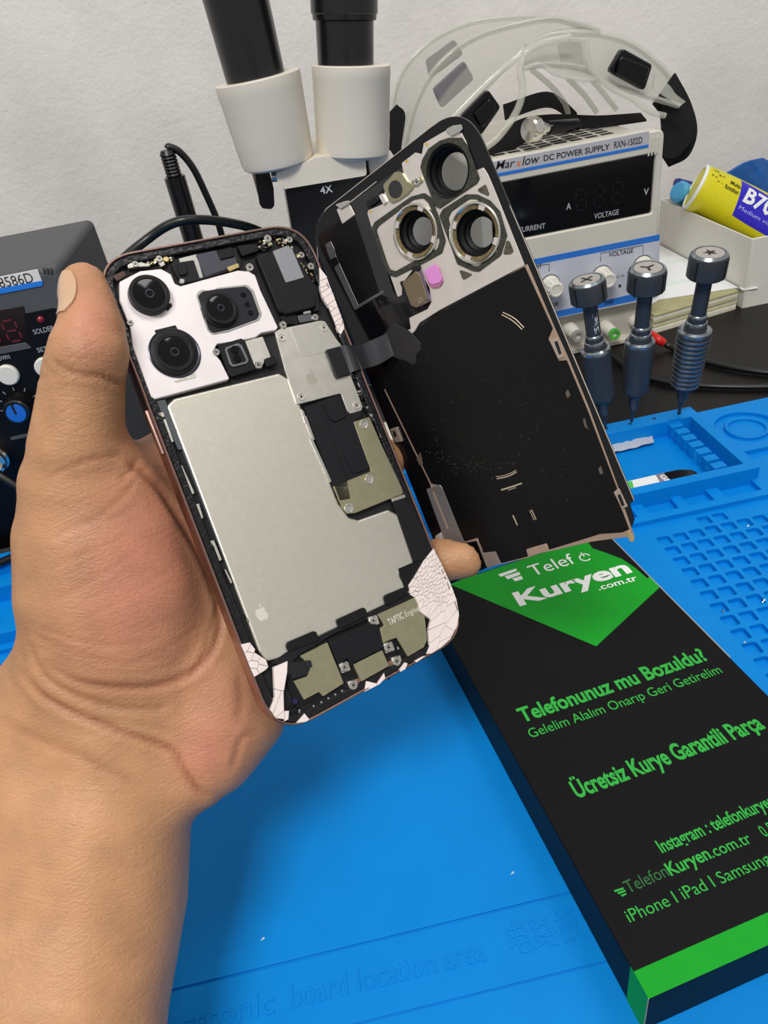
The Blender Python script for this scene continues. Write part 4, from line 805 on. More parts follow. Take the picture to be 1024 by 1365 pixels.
prism('display_window', rect(.006, wy0 - .002, wx1 + .002, wy1 + .002), -.008, -.003, dpl, ps)
box('case', .002, .003, -.215, WU - .002, HU - .002, -.012, ub, ps, bev=.003)
prism('terminal_bay', rect(.003, .004, WU - .003, .038), -.012, -.009, mat('shaded_grey_plastic', '#b9b5ab', .5), ps)
# vent slots in the lid
G_ = []
for i in range(9):
    for j in range(6): x = .012 + i * .013; z = -.045 - j * .010; G_.append(box_geo(x, HU - .003, z - .006, x + .010, HU - .0018, z))
v, f = merge(G_); tag(raw('vent_slots', v, f, inkdark, ps), kind='stuff')
for i in range(4): x = WU - .0125 + i * .0026; box('grip_ridge', x, HU - .014, 0, x + .0011, HU - .0015, .0006, ub, ps)
lab = up('name_label', [(30, 195), (770, 50), (776, 122), (30, 262)], g1, 0, .25, silv, r=.0002); up('blue_stripe', [(30, 252), (770, 110), (773, 124), (30, 268)], g1, .2, .35, bstr, r=.0001, par=lab)
def ut(s, a, b, cap, m, h=.3, par=None, o=g1, **kw): text_px('printed_lettering', s, UF, (o[0] + a[0] * o[2], o[1] + a[1] * o[2]), (o[0] + b[0] * o[2], o[1] + b[1] * o[2]), cap, m, par or ps, h=h * mm, **kw)
ut('Mar', (72, 226), (160, 212), .0058, blk, par=lab, shear=.25, bold=.01); ut('x', (163, 212), (188, 208), .0050, mat('orange_ink', '#d8743a', .5), par=lab, shear=.2, bold=.02); ut('low', (192, 207), (272, 193), .0062, blk, par=lab, shear=.25, bold=.01)
ut('DC POWER SUPPLY', (290, 187), (590, 134), .0040, blk, par=lab, bold=.02); ut('RXN-1502D', (610, 129), (738, 105), .0046, blk, par=lab, bold=.015)
wt = mat('grey_print', '#a9abb0', .5)
ut('A', (392, 408), (414, 405), .0048, wt, -2.9, bold=.02); ut('V', (744, 342), (767, 338), .0048, wt, -2.9, bold=.02); ut('VOLTAGE', (519, 450), (631, 429), .0040, wt, -2.9, bold=.01); ut('CURRENT', (172, 513), (297, 492), .0040, wt, -2.9, bold=.01)
sgm = mat('unlit_segment', '#0e0e13', .3)
def seg7(x, y, w, h, par, m, z, t=.0012, on='abcdefg'):
    S_ = dict(a=((0, h), (w, h)), d=((0, 0), (w, 0)), g=((0, h / 2), (w, h / 2)), f=((0, h / 2), (0, h)), e=((0, 0), (0, h / 2)), b=((w, h / 2), (w, h)), c=((w, 0), (w, h / 2))); gs_ = []
    for k in on:
        (ax_, ay), (bx, by) = S_[k]; 
        if ay == by: gs_.append(prism_geo([(x + ax_ + t, y + ay), (x + ax_ + 1.6 * t, y + ay + t / 2), (x + bx - 1.6 * t, y + ay + t / 2), (x + bx - t, y + ay), (x + bx - 1.6 * t, y + ay - t / 2), (x + ax_ + 1.6 * t, y + ay - t / 2)], z, z + .0001))
        else: gs_.append(prism_geo([(x + ax_, y + ay + t), (x + ax_ + t / 2, y + ay + 1.6 * t), (x + ax_ + t / 2, y + by - 1.6 * t), (x + ax_, y + by - t), (x + ax_ - t / 2, y + by - 1.6 * t), (x + ax_ - t / 2, y + ay + 1.6 * t)], z, z + .0001))
    v, f = merge(gs_); return raw('display_digit', v, f, m, par)
for i in range(3): seg7(.078 + i * .0150, .1215, .008, .0155, ps, sgm, -.0029)
low = up('control_panel', [(30, 675), (820, 522), (812, 800), (798, 812), (30, 965)], g1, 0, .4, ul, r=.0006)
up('blue_stripe', [(30, 675), (818, 520), (818, 548), (30, 703)], g1, .35, .5, bstr, par=low); up('blue_stripe', [(30, 942), (800, 768), (797, 803), (30, 968)], g1, .35, .5, bstr, par=low)
ut('VOLTAGE', (586, 624), (697, 603), .0036, blk, .45, bold=.02); ut('C.V.', (622, 720), (660, 713), .0024, blk, .45, bold=.01); ut('FINE', (512, 812), (563, 802), .0032, blk, .45, bold=.02); ut('COARSE', (686, 778), (765, 762), .0032, blk, .45, bold=.02); ut('GND', (565, 842), (608, 832), .0032, blk, .55, bold=.02); ut('+', (694, 815), (712, 811), .0034, blk, .55, bold=.03); ut('COARSE', (268, 860), (357, 842), .0032, blk, .45, bold=.02); ut('CURRENT', (190, 690), (282, 672), .0036, blk, .45, bold=.02)
def ln(pts):
    P_ = [UF.px(640 + x * .293, 160 + y * .293, .0004) for x, y in pts]; v, f = tube_geo([(a.x, a.y, .00042) for a in P_], .0003, 5, 1, False); raw('bracket_line', v, f, blk, low)
ln([(548, 642), (549, 606), (742, 570), (741, 610)]); ln([(250, 694), (252, 664), (315, 655), (314, 690)])
c = UF.px(640 + 635 * .293, 160 + 753 * .293); lathe('indicator_light', [(.0012, .0004), (.0010, .0012), (.0001, .0014)], mat('dark_led', '#20242c', .3), low, (c.x, c.y, 0), n=16)
for x, y in ((318, 748), (552, 706), (738, 660)):
    c = UF.px(640 + x * .293, 160 + y * .293); k_ = lathe('knob', [(.0078, .0004), (.0078, .0024), (.0066, .003), (.0060, .0150), (.0056, .0162), (.0044, .0164), (.0040, .0158), (.0001, .0158)], kn, ps, (c.x, c.y, 0), n=36, smooth=30)
    lathe('knob_shadow_ring', [(.0086, .0004), (.0086, .0008), (.0079, .0008)], mat('grey_ring', '#55585c', .5), k_, (c.x, c.y, 0), n=32)
    for q_ in range(12):
        a = q_ * math.pi / 6; v, f = xf(box_geo(-.0004, .0058, .0035, .0004, .0067, .0145), Matrix.Translation((c.x, c.y, 0)) @ Matrix.Rotation(a, 4, 'Z')); raw('knob_rib', v, f, kn, k_)
def post(x, y, r, col, name='terminal_post'):
    c = UF.px(740 + x * .254, 320 + y * .254, 0); t_ = lathe(name, [(r * 1.05, -.009), (r * 1.05, -.004), (r, -.003), (r * .92, .009), (r * .92, .010)], kn, ps, (c.x, c.y, 0), n=28, smooth=30)
    lathe('post_collar', [(r * .93, .009), (r * .93, .0125), (r * .50, .0125), (r * .45, .006)], col, t_, (c.x, c.y, 0), n=28, smooth=30)
grn = mat('green_ring', '#57b548', .4); redp = mat('red_plastic', '#d11f1a', .4)
post(285, 470, .0052, grn); post(95, 480, .0056, mat('grey_collar', '#9b9a94', .5)); post(440, 440, .0052, redp)
# ------------------------------------------------------------ leads on the desk
rub = mat('black_rubber', '#0c0c0d', .38)
pr = empty('red_lead', 'black lead with a red plug running right across the desk', 'cable', loc=(0, 0, 0)); za = .0045
a_ = ony(868, 446, .562); tube('red_plug', [a_, onz(877, 452, .010), onz(884, 457, .006)], .0036, redp, pr); tube('cable', [onz(883, 456, .007), onz(893, 462, .0035), onz(905, 468, .0028), onz(941, 482, .0028), onz(1000, 494, .0028), onz(1060, 498, .0028), onz(1110, 490, .0028)], .0024, rub, pr)
pr = empty('black_lead', 'black lead with a black plug, the lower of two crossing the desk', 'cable', loc=(0, 0, 0))
tube('black_plug', [ony(795, 456, .566), onz(803, 466, .012), onz(810, 471, .006)], .0036, rub, pr); tube('cable', [onz(809, 470, .006), onz(818, 477, .0032), onz(845, 495, .0026), onz(880, 508, .0026), onz(930, 514, .0026), onz(1000, 516, .0026), onz(1060, 514, .0026), onz(1120, 508, .0026)], .0022, rub, pr)
# ------------------------------------------------------------ paper stack, envelope, white box and what is in it
papm = mat('cream_paper', '#d9d3bd', .8, var=.12, vscale=60); prr = random.Random(4)
SF = [(.3035, .583), (.3930, .5985), (.3925, .66), (.392, .795), (.305, .795)]
zz = 0.0; tone = ['#cfcab4', '#e2dfd2', '#b5b089', '#d8d2bb', '#c3bd96', '#e6e3d8', '#a9a47b']
for i in range(7):
    th = prr.uniform(.0018, .0034); j = prr.uniform(-.0015, .0008); P_ = [(x + (j if k in (1, 2) else 0), y + (j if k < 2 else 0)) for k, (x, y) in enumerate(SF)]
    o = prism('paper_pad', rnd(ccw(P_), .002, 3), zz, zz + th - .0002, mat('paper_tone_%s' % 'abcdefg'[i], tone[i], .8, var=.1, vscale=90), None, bev=.0003)
    tag(o, ['cream paper pad at the very bottom of the pile by the power supply', 'white paper pad lying second from the pile bottom', 'olive paper pad, third from the pile bottom', 'cream paper pad in the middle of the pile', 'pale olive pad above the middle of the pile', 'white paper pad just under the topmost olive one', 'dark olive pad topmost of the pile, under the envelope'][i], 'paper', 'paper pads stacked beside the power supply'); zz += th
ez = zz + .0006
EP = [tuple(onz(*p, ez))[:2] for p in ((879, 399), (862, 404), (880, 310), (886, 312), (1004, 368), (1002, 374), (983, 382), (940, 390))]
EP = [(.3035, EP[0][1] - .002), (EP[0][0], EP[0][1]), EP[7], EP[6], EP[5], (.3935, EP[4][1] + .003), (.3935, .79), (.3035, .79)]
EP = [(.3035, .598), tuple(onz(879, 399, ez))[:2], tuple(onz(983, 382, ez))[:2], tuple(onz(1003, 373, ez))[:2], (.3935 if False else .3925, .640), (.3925, .79), (.3035, .79)]
q3 = onz(1003, 373, ez); EP[3] = (min(q3.x, .415), min(q3.y, .5935)) if False else tuple(q3)[:2]
EP = [(.3035, .600), tuple(onz(879, 399, ez))[:2], tuple(onz(983, 383, ez))[:2], (.4125, .5925), (.3945, .5950), (.3945, .79), (.3035, .79)]
ev = empty('envelope', 'white paper envelope with faint green writing on top of the paper pile', 'envelope', loc=(0, 0, 0))
prism('envelope_sheet', rnd(ccw(EP), .002, 3), ez - .0005, ez, mat('white_envelope', '#eceef0', .75), ev); 
tipq = [tuple(onz(*p, ez + .0002))[:2] for p in ((975, 356), (1003, 369), (1003.5, 373), (983, 383), (960, 386))]
prism('loose_corner', rnd(ccw([(.3925, .5945 + .0), tipq[1], tipq[2], tipq[3], (.3880, .5950)]), .001, 3), ez, ez + .0004, mat('white_envelope', '#eceef0', .75), ev) if False else None
fg = mat('faint_green_ink', '#cfe6d8', .8)
for s, a, b, cp in (('GO', (892, 352), (915, 349), .012), ('abadolu', (889, 381), (962, 366), .010)):
    A_ = onz(*a, ez); B_ = onz(*b, ez); text('green_writing', s, (A_.x, A_.y), (B_.x, B_.y), cp, fg, ev, z=ez, depth=.00005, bold=.01)
cbx = mat('white_cardboard', '#dedbd2', .65, var=.03, vscale=30); BX = .3965; wb = empty('open_white_box', 'open white cardboard box behind the papers holding glue and pouches', 'box', loc=(BX, .5955, 0))
hb = .063; t_ = .0016; D_ = .17; Wd = .12
box('side_wall', 0, 0, 0, t_, D_, hb, cbx, wb, bev=.0003); box('side_wall', Wd - t_, 0, 0, Wd, D_, hb, cbx, wb, bev=.0003); box('front_wall', t_, 0, 0, Wd - t_, t_, hb, cbx, wb, bev=.0003); box('back_wall', t_, D_ - t_, 0, Wd - t_, D_, hb, cbx, wb, bev=.0003); box('bottom', t_, t_, 0, Wd - t_, D_ - t_, t_, cbx, wb)
box('corner_flap', t_, t_, hb - .03, .014, t_ + .0012, hb - .0002, cbx, wb)
# glue tube
ga = ony(927, 249, .712); gb = ony(1085, 318, .66); gax = (gb - ga); gl = gax.length; gu = (Uv - gax.normalized() * Uv.dot(gax.normalized())).normalized()
GT = Fr(ga, gax, (-Fv)); tubeM = GT.M; gt = empty('glue_tube', 'yellow glue tube with a violet panel lying in the white box', 'glue', tubeM)
yel_ = mat('yellow_tube', '#d9cf12', .38, var=.04, vscale=300, bump=.1, bscale=1500); vio = mat('violet_blue_print', '#2a1fc0', .4)
nR = 40; vv = []; ff = []; Ls = [0, .002, .010, .03, .055, .08, .105, gl]
Rr = [.0212, .0218, .0222, .0232, .0238, .0232, .022, .021]; Rz = [.0195, .020, .0198, .018, .014, .010, .006, .003]
def Rat(x, A_):
    for i in range(len(Ls) - 1):
        if x <= Ls[i + 1]: u_ = (x - Ls[i]) / (Ls[i + 1] - Ls[i]); return A_[i] + (A_[i + 1] - A_[i]) * u_
    return A_[-1]
def tpt(x, a, o_=0.0): ry_, rz_ = Rat(x, Rr) + o_, Rat(x, Rz) + o_; return (x, ry_ * math.cos(a), rz_ * math.sin(a))
nX = 24
for i in range(nX + 1):
    for j in range(nR): vv.append(tpt(gl * i / nX, 2 * math.pi * j / nR))
for i in range(nX):
    for j in range(nR): ff.append((i * nR + j, i * nR + (j + 1) % nR, (i + 1) * nR + (j + 1) % nR, (i + 1) * nR + j))
ff.append(tuple(range(nR))); ff.append(tuple(nX * nR + j for j in reversed(range(nR)))); tb = raw('tube_body', vv, ff, yel_, gt, None, 50)
def wrap(name, geo, m, o_=.0002):
    """wrap flat artwork (x along the tube, y = arc position in metres from the line facing the room) onto the tube"""
    V_2 = []
    for x, y, z in geo[0]: V_2.append(tpt(x, math.pi / 2 - y / .0215, o_ + (z if z > 0 else 0)))
    return raw(name, V_2, geo[1], m, tb)
def grid_geo(poly_fn, nx_, ny_):
    v = []; f = []
    for i in range(nx_ + 1):
        for j in range(ny_ + 1): x, y = poly_fn(i / nx_, j / ny_); v.append((x, y, 0))
    for i in range(nx_):
        for j in range(ny_): a = i * (ny_ + 1) + j; f.append((a, a + 1, a + ny_ + 2, a + ny_ + 1))
    return v, f
wrap('violet_panel', grid_geo(lambda u_, w_: (.036 + .08 * u_ + .006 * (1 - w_), -.017 + .036 * w_ - .004 * u_), 16, 10), vio)
lathe('white_rim', [(1.0, 0), (1.02, .05), (1.0, .1)], whp, tb, n=8) if False else None
v, f = xf(lathe_geo([(1.015, -.0008), (1.03, .0006), (1.01, .0020), (.9, .0020), (.9, -.0008)], 40, True), Matrix.Rotation(math.pi / 2, 4, 'Y')); v = [(x, y * .0214, z * .0197) for x, y, z in v]; raw('white_rim', v, f, whp, tb, None, 40)
def finer(geo, mx):
    b_ = bmesh.new(); vs_ = [b_.verts.new(a) for a in geo[0]]
    for q_ in geo[1]:
        try: b_.faces.new([vs_[i] for i in q_])
        except ValueError: pass
    bmesh.ops.triangulate(b_, faces=b_.faces[:])
    for _ in range(4):
        ed_ = [e for e in b_.edges if e.calc_length() > mx]
        if not ed_: break
        bmesh.ops.subdivide_edges(b_, edges=ed_, cuts=1); bmesh.ops.triangulate(b_, faces=b_.faces[:])
    b_.verts.index_update(); r_ = ([tuple(a.co) for a in b_.verts], [tuple(w.index for w in q_.verts) for q_ in b_.faces]); b_.free(); return r_
def wtxt(s, x0, x1, y0, cap, m, bold=0.0, shear=0.0, o_=.0003):
    v, f = finer(text_geo(s, bold, shear=shear, res=2), .12 if cap > .01 else 9); xs_ = [a[0] for a in v]; a0, a1 = min(xs_), max(xs_); v = [(x0 + (a[0] - a0) / (a1 - a0) * (x1 - x0), (y0 + a[1] * cap / .7), .0001 if a[2] > 0 else 0) for a in v]
    wrap('printed_lettering', (v, f), m, o_)
wtxt('B7000', .044, .098, -.002, .0150, whp, bold=.03, shear=.1); wtxt('Medium viscosity', .044, .098, -.0095, .0034, mat('pale_violet_ink', '#b9b4ee', .5))
dkb = mat('dark_ink', '#23210f', .5); wtxt('Multi-', .026, .038, .006, .004, dkb, bold=.02); wtxt('function', .022, .037, .000, .004, dkb, bold=.02); wtxt('zhanlida', .034, .052, .012, .0035, mat('orange_ink', '#d8743a', .5)) if False else None
for i, s in enumerate(('10%', 'B-7', '5 x', '+ -')): wtxt(s, .006 + (i % 2) * .007, .012 + (i % 2) * .007, .012 - i * .0035, .0022, dkb)
# marker, pouches
mk = empty('blue_marker', 'dark blue marker pen end poking out beside the glue tube', 'pen', loc=(0, 0, 0)); tube('barrel', [ony(903, 244, .745), ony(925, 250, .745), ony(985, 270, .742)], .0048, mat('navy_plastic', '#1d2f7e', .35), mk, n=16); tube('cap_end', [ony(900.5, 243.2, .745), ony(904, 244, .745)], .0040, mat('navy_plastic', '#1d2f7e', .35), mk, n=16)
lb = empty('light_blue_cap_bottle', 'light blue rounded cap partly hidden behind the glue tube', 'bottle cap', loc=(0, 0, 0)); cc_ = ony(903, 254, .735); lathe('cap', [(.0001, 0), (.008, .0), (.0105, .003), (.0105, .02), (.0001, .022)], mat('sky_plastic', '#4a9fd0', .4), lb, tuple(cc_), (.8, .3, -.5), n=28)
pou = mat('blue_film_pouch', '#1f5fae', .22, var=.15, vscale=80, bump=.6, bscale=120, coat=.3)
def pouch(pts, D0, D1, th, m, label, name='blue_pouch'):
    n = len(pts); rows = []
    a, b, c, d = pts
    for i in range(9):
        r = []
        for j in range(9):
            u_, w_ = i / 8, j / 8; x = (a[0] * (1 - w_) + b[0] * w_) * (1 - u_) + (d[0] * (1 - w_) + c[0] * w_) * u_; y = (a[1] * (1 - w_) + b[1] * w_) * (1 - u_) + (d[1] * (1 - w_) + c[1] * w_) * u_
            r.append(ony(x, y + 2 * math.sin(w_ * 7 + u_ * 3), D0 + (D1 - D0) * u_ + .002 * math.sin(u_ * 5 + w_ * 6)))
        rows.append(r)
    v, f = sheet_geo(rows, th); o = raw(name, v, f, m, None, None, 60); tag(o, label, 'pouch'); return o
pouch([(950, 236), (1016, 209), (1100, 255), (1060, 300)], .754, .750, .003, pou, 'shiny blue film pouch standing behind the glue tube'); 
dkp = mat('dark_grey_plastic', '#3a3c42', .45)
bk_ = empty('grey_gadget', 'dark grey plastic gadget lying inside the white box under the tube', 'gadget', loc=(BX + .003, .60, .012)); box('body', .001, .01, 0, .09, .15, .008, dkp, bk_, bev=.002); box('lid', .010, .02, .008, .07, .13, .012, mat('mid_grey_plastic', '#4a4c52', .4), bk_, bev=.0015); box('foot', .01, .02, -.0103, .09, .12, 0, dkp, bk_)
# ------------------------------------------------------------ goggles, strap and a bolt on top of the supply
cl = bpy.data.materials.new('clear_plastic'); cl.use_nodes = True; nt = cl.node_tree; p = nt.nodes['Principled BSDF']; p.inputs['Base Color'].default_value = lin('#a9a89e'); p.inputs['Roughness'].default_value = .08; p.inputs['Transmission Weight'].default_value = .0; p.inputs['Alpha'].default_value = .27; p.inputs['Coat Weight'].default_value = .6
clr = bpy.data.materials.new('clear_plastic_rim'); clr.use_nodes = True; p = clr.node_tree.nodes['Principled BSDF']; p.inputs['Base Color'].default_value = lin('#dcdccf'); p.inputs['Roughness'].default_value = .12; p.inputs['Alpha'].default_value = .38; p.inputs['Coat Weight'].default_value = .8
clb = cl.copy(); clb.name = 'clear_plastic_thick'; clb.node_tree.nodes['Principled BSDF'].inputs['Alpha'].default_value = .42; clb.node_tree.nodes['Principled BSDF'].inputs['Base Color'].default_value = lin('#b4b4aa')
gg = empty('safety_goggles', 'clear plastic safety goggles with black vents lying on the power supply', 'goggles', loc=(0, 0, 0))
def GP(pts, y):
    r = [ony(a, b, y) for a, b in pts]
    for q in r:
        if q.x > .147 and q.z < .1725: q.z = .1725
    return r
A1 = GP([(532, 190), (524, 150), (530, 112), (548, 80), (580, 52), (625, 32), (680, 24), (740, 25), (775, 36)], .73)
A2 = GP([(536, 215), (545, 170), (562, 122), (592, 80), (635, 50), (690, 33), (740, 26), (775, 36), (800, 44)], .69)
A3 = GP([(560, 230), (580, 200), (608, 165), (645, 125), (680, 85), (700, 60), (730, 44), (775, 37), (800, 44)], .645)
def shell(name, a, b, m, n=6, th=.0012, bul=0.0):
    pa, pb = cat(a, 6), cat(b, 6); rows = []
    for i in range(n + 1): t = i / n; rows.append([x.lerp(y, t) + Vector((0, 0, bul * math.sin(math.pi * t))) for x, y in zip(pa, pb)])
    v, f = sheet_geo(rows, th); return raw(name, v, f, m, gg, None, 60)
shell('side_shield', A1, A2, cl, bul=.002); shell('front_lens', A2, A3, cl, bul=.003)
B1 = GP([(700, 62), (735, 47), (790, 45), (840, 58), (880, 88), (905, 120), (913, 138)], .645); B2 = GP([(697, 90), (735, 86), (780, 92), (815, 112), (845, 122), (868, 130), (905, 141)], .615)
shell('side_shield', B1, B2, clb)
C1 = GP([(697, 90), (720, 84), (750, 84), (775, 90), (788, 98)], .615); C2 = GP([(705, 88), (718, 92), (742, 100), (770, 106), (800, 105)], .60); shell('nose_piece', GP([(700, 72), (720, 62), (750, 54), (780, 58), (790, 100)], .64), GP([(700, 92), (722, 86), (745, 99), (770, 106), (800, 106)], .61), cl)
for pts, r_ in ((A1, .0022), (A2, .0026), (B1, .0026), (B2, .0022)): tube('clear_rim', pts, r_, clr, gg, n=8, k=6)
tube('clear_rim', GP([(545, 235), (575, 190), (615, 145), (655, 105), (690, 75), (700, 60)], .63), .0028, clr, gg, n=8)
tube('clear_rim', GP([(644, 212), (665, 182), (688, 150), (697, 120), (694, 95), (700, 72), (722, 58), (760, 50)], .612), .0030, clr, gg, n=8)
tube('clear_rim', GP([(781, 52), (783, 75), (790, 95), (812, 115), (840, 130), (865, 148), (886, 165)], .606), .0022, clr, gg, n=8)
tube('clear_rim', GP([(698, 92), (720, 86), (740, 98), (770, 106), (800, 106)], .606), .0016, clr, gg, n=8)
for pts in ([(708, 92), (735, 115), (752, 136), (758, 152)], [(757, 104), (780, 128), (796, 150)], [(788, 105), (805, 125), (822, 146)]): tube('clear_rim', GP(pts, .66), .0022, clr, gg, n=8)
shell('clear_tip', GP([(872, 100), (890, 112), (900, 125), (913, 135)], .60), GP([(870, 118), (885, 128), (898, 138), (905, 142)], .60), clr, n=4, th=.003)
def vent(px4, y, m, th=.006, alpha=None):
    P_ = [tuple(ony(a, b, y)) for a, b in px4]; q2 = rnd(ccw([(p_[0], p_[2]) for p_ in P_]), .003, 3); M_ = Matrix(((1, 0, 0, 0), (0, 0, -1, y), (0, 1, 0, 0), (0, 0, 0, 1))); v, f = prism_geo(q2, 0, th, .001); v = [tuple(M_ @ Vector(a)) for a in v]; return raw('vent_cap', v, f, m, gg, None, 30)
gb_ = mat('gloss_black_cap', '#040508', .22, spec=.35); gv = mat('smoky_vent', '#77747c', .4, Alpha=.75)
vent([(612, 155), (648, 118), (665, 142), (640, 178), (622, 180)], .618, gb_); vent([(630, 152), (652, 130), (663, 148), (642, 172)], .611, gb_, .002)
vent([(808, 95), (826, 64), (866, 86), (855, 121)], .612, gb_); vent([(826, 74), (866, 90), (856, 120), (820, 98)], .605, gb_, .002)
vent([(567, 80), (605, 52), (618, 72), (572, 106)], .71, gv, .002); vent([(576, 118), (618, 80), (632, 105), (588, 145)], .67, gv, .002); vent([(742, 55), (775, 56), (778, 90), (748, 86)], .65, gv, .002)
# strap
stp = mat('black_elastic', '#0b0b0d', .85, bump=.5, bscale=2500)
def strap(name, cen, wv, th, par):
    P_ = cat(cen, 6); Wv = cat(wv, 6); rows = [[p_ - w_ * .5, p_ - w_ * .17, p_ + w_ * .17, p_ + w_ * .5] for p_, w_ in zip(P_, Wv)]; v, f = sheet_geo(rows, th); return raw(name, v, f, stp, par, None, 60)
zt = .1695
strap('strap', [ony(652, 208, .625), ony(690, 178, .64), ony(735, 164, .65), ony(800, 162, .65), ony(858, 156, .64)], [Vector((.002, .004, .016)), Vector((.0, .006, .018)), Vector((0, .006, .012)), Vector((0, .006, .008)), Vector((0, .012, .004))], .0015, gg)
strap('strap', [ony(672, 150, .70), ony(725, 133, .70), ony(750, 142, .70), ony(770, 160, .69)], [Vector((0, .004, .012))] * 4, .0015, gg)
strap('strap', [ony(885, 118, .625), ony(905, 150, .625), ony(914, 175, .625), ony(905, 200, .628), ony(885, 212, .635)], [Vector((.020, .006, .018)), Vector((.022, .006, .010)), Vector((.022, .004, -.004)), Vector((.018, .0, -.012)), Vector((.010, 0, -.014))], .002, gg)
v, f = prism_geo(rnd(ccw([(ony(a, b, .62).x, ony(a, b, .62).z) for a, b in ((880, 122), (892, 130), (916, 160), (925, 175), (921, 190), (905, 208), (893, 212), (886, 208))]), .002, 3), 0, .004, .001); v = [(x, .62 + z, y) for x, y, z in v]; raw('strap_end', v, f, stp, gg)
strap('strap', [ony(519, 150, .70), ony(530, 165, .70), ony(525, 215, .70), ony(540, 235, .70)], [Vector((.015, 0, .01))] * 4, .003, gg)
bt_ = empty('chrome_fitting', 'shiny chrome knurled fitting with a short black stem in front of the strap', 'fitting', axisM(ony(706, 173, .604), ony(760, 168, .625) - ony(706, 173, .604)) @ Matrix.Scale(1.8, 4))
lathe('knurled_head', [(.0001, 0), (.0028, -.0004), (.0045, -.0008), (.0050, .0002), (.0052, .0030), (.0048, .0042), (.0022, .0050)], bright, bt_, n=24, smooth=20); lathe('stem', [(.0022, .0045), (.0026, .0065), (.0026, .0085), (.0018, .0090), (.0018, .012)], bright, bt_, n=20); lathe('black_sleeve', [(.0026, .012), (.0028, .0130), (.0028, .030), (.0022, .0305)], gb_, bt_, n=20)
# ------------------------------------------------------------ stereo microscope
MY = .50; mw = mat('off_white_enamel', '#e0d8c8', .42, var=.03, vscale=40, bump=.05, bscale=1500); mbk = mat('satin_black', '#0d0d0f', .32, coat=.2)
ms = empty('stereo_microscope', 'off white stereo microscope with two black eyepiece tubes', 'microscope', loc=(0, 0, 0))
def axl(name, p0, p1, prof, m, n=40, sm=30):
    a, b = ony(*p0, MY), ony(*p1, MY); L_ = (b - a).length; return lathe(name, [(r, t * L_) for r, t in prof], m, ms, tuple(a), b - a, n=n, smooth=sm)
pm = ony(520, 80, MY) - ony(417, 80, MY); k = pm.length / 103
axl('tube_housing', (372, 220), (343, 103), [(.0001, -.0), (44 * k, .0), (49 * k, .03), (51 * k, .10), (56.5 * k, .86), (56.8 * k, .87), (57.2 * k, .99), (56.5 * k, 1.0), (.0001, 1.0)], mw)
axl('tube_housing', (471, 208), (468, 86), [(.0001, 0), (44 * k, .0), (50 * k, .04), (51 * k, .12), (52 * k, .86), (52.4 * k, .87), (52.4 * k, .99), (51.5 * k, 1.0), (.0001, 1.0)], mw)
axl('eyepiece_tube', (341, 104), (292, -90), [(.0001, 0), (39 * k, 0), (40.5 * k, .5), (42 * k, 1), (.0001, 1)], mbk); e_ = axl('eyepiece_tube', (461, 86), (456, -100), [(.0001, 0), (37 * k, 0), (37.5 * k, .33), (41 * k, .34), (41.5 * k, .38), (43 * k, .39), (43.5 * k, 1), (.0001, 1)], mbk)
def mp_(name, pts, y0, y1, m, r=.002): P_ = [(ony(a, b, y0).x, ony(a, b, y0).z) for a, b in pts]; v, f = prism_geo(rnd(ccw(P_), r, 3), 0, y1 - y0, .0); v = [(x, y1 - z, y) for x, y, z in v]; v, f = v, f; return bevelmod(raw(name, v, f, m, ms), .0012, 2)
mp_('head_shell', [(368, 231), (422, 210), (452, 206), (487, 205), (489, 234), (380, 252), (371, 247)], .484, .56, mw); mp_('head_side', [(490, 204), (520, 200), (545, 240), (494, 240)], .492, .56, mw)
hb_ = mp_('zoom_body', [(380, 253), (500, 232), (520, 330), (396, 345)], .487, .555, mbk, .001)
a_, b2_ = ony(428, 259, .4865), ony(444, 256, .4865)
v, f = text_geo('4X', .01); xs_ = [q[0] for q in v]; w_ = max(xs_) - min(xs_); sx = (b2_ - a_).length / w_; raw('printed_lettering', [(a_.x + q[0] * sx, .4868 - (.0001 if q[2] > 0 else 0), a_.z + q[1] * sx * 1.0) for q in v], f, mat('pale_print', '#cfd3d6', .5), hb_)
bx0 = ony(396, 300, .487); box('lower_body', bx0.x, .49, .05, bx0.x + .055, .55, bx0.z, mbk, ms, bev=.002); box('pillar', bx0.x + .012, .50, .012, bx0.x + .045, .54, .06, mbk, ms, bev=.002); box('base_plate', bx0.x - .005, .46, 0, bx0.x + .065, .565, .012, mw, ms, bev=.002)
axl('focus_lever', (372, 235), (362, 236), [(.0001, 0), (.003, 0), (.003, 1), (.0001, 1)], bright); mp_('focus_knob', [(339, 226), (358, 224), (365, 252), (366, 274), (362, 279), (350, 278), (346, 272)], .492, .508, mbk); mp_('knob_screw', [(336, 232), (341, 230), (348, 262), (345, 264)], .495, .503, bright, .0005)
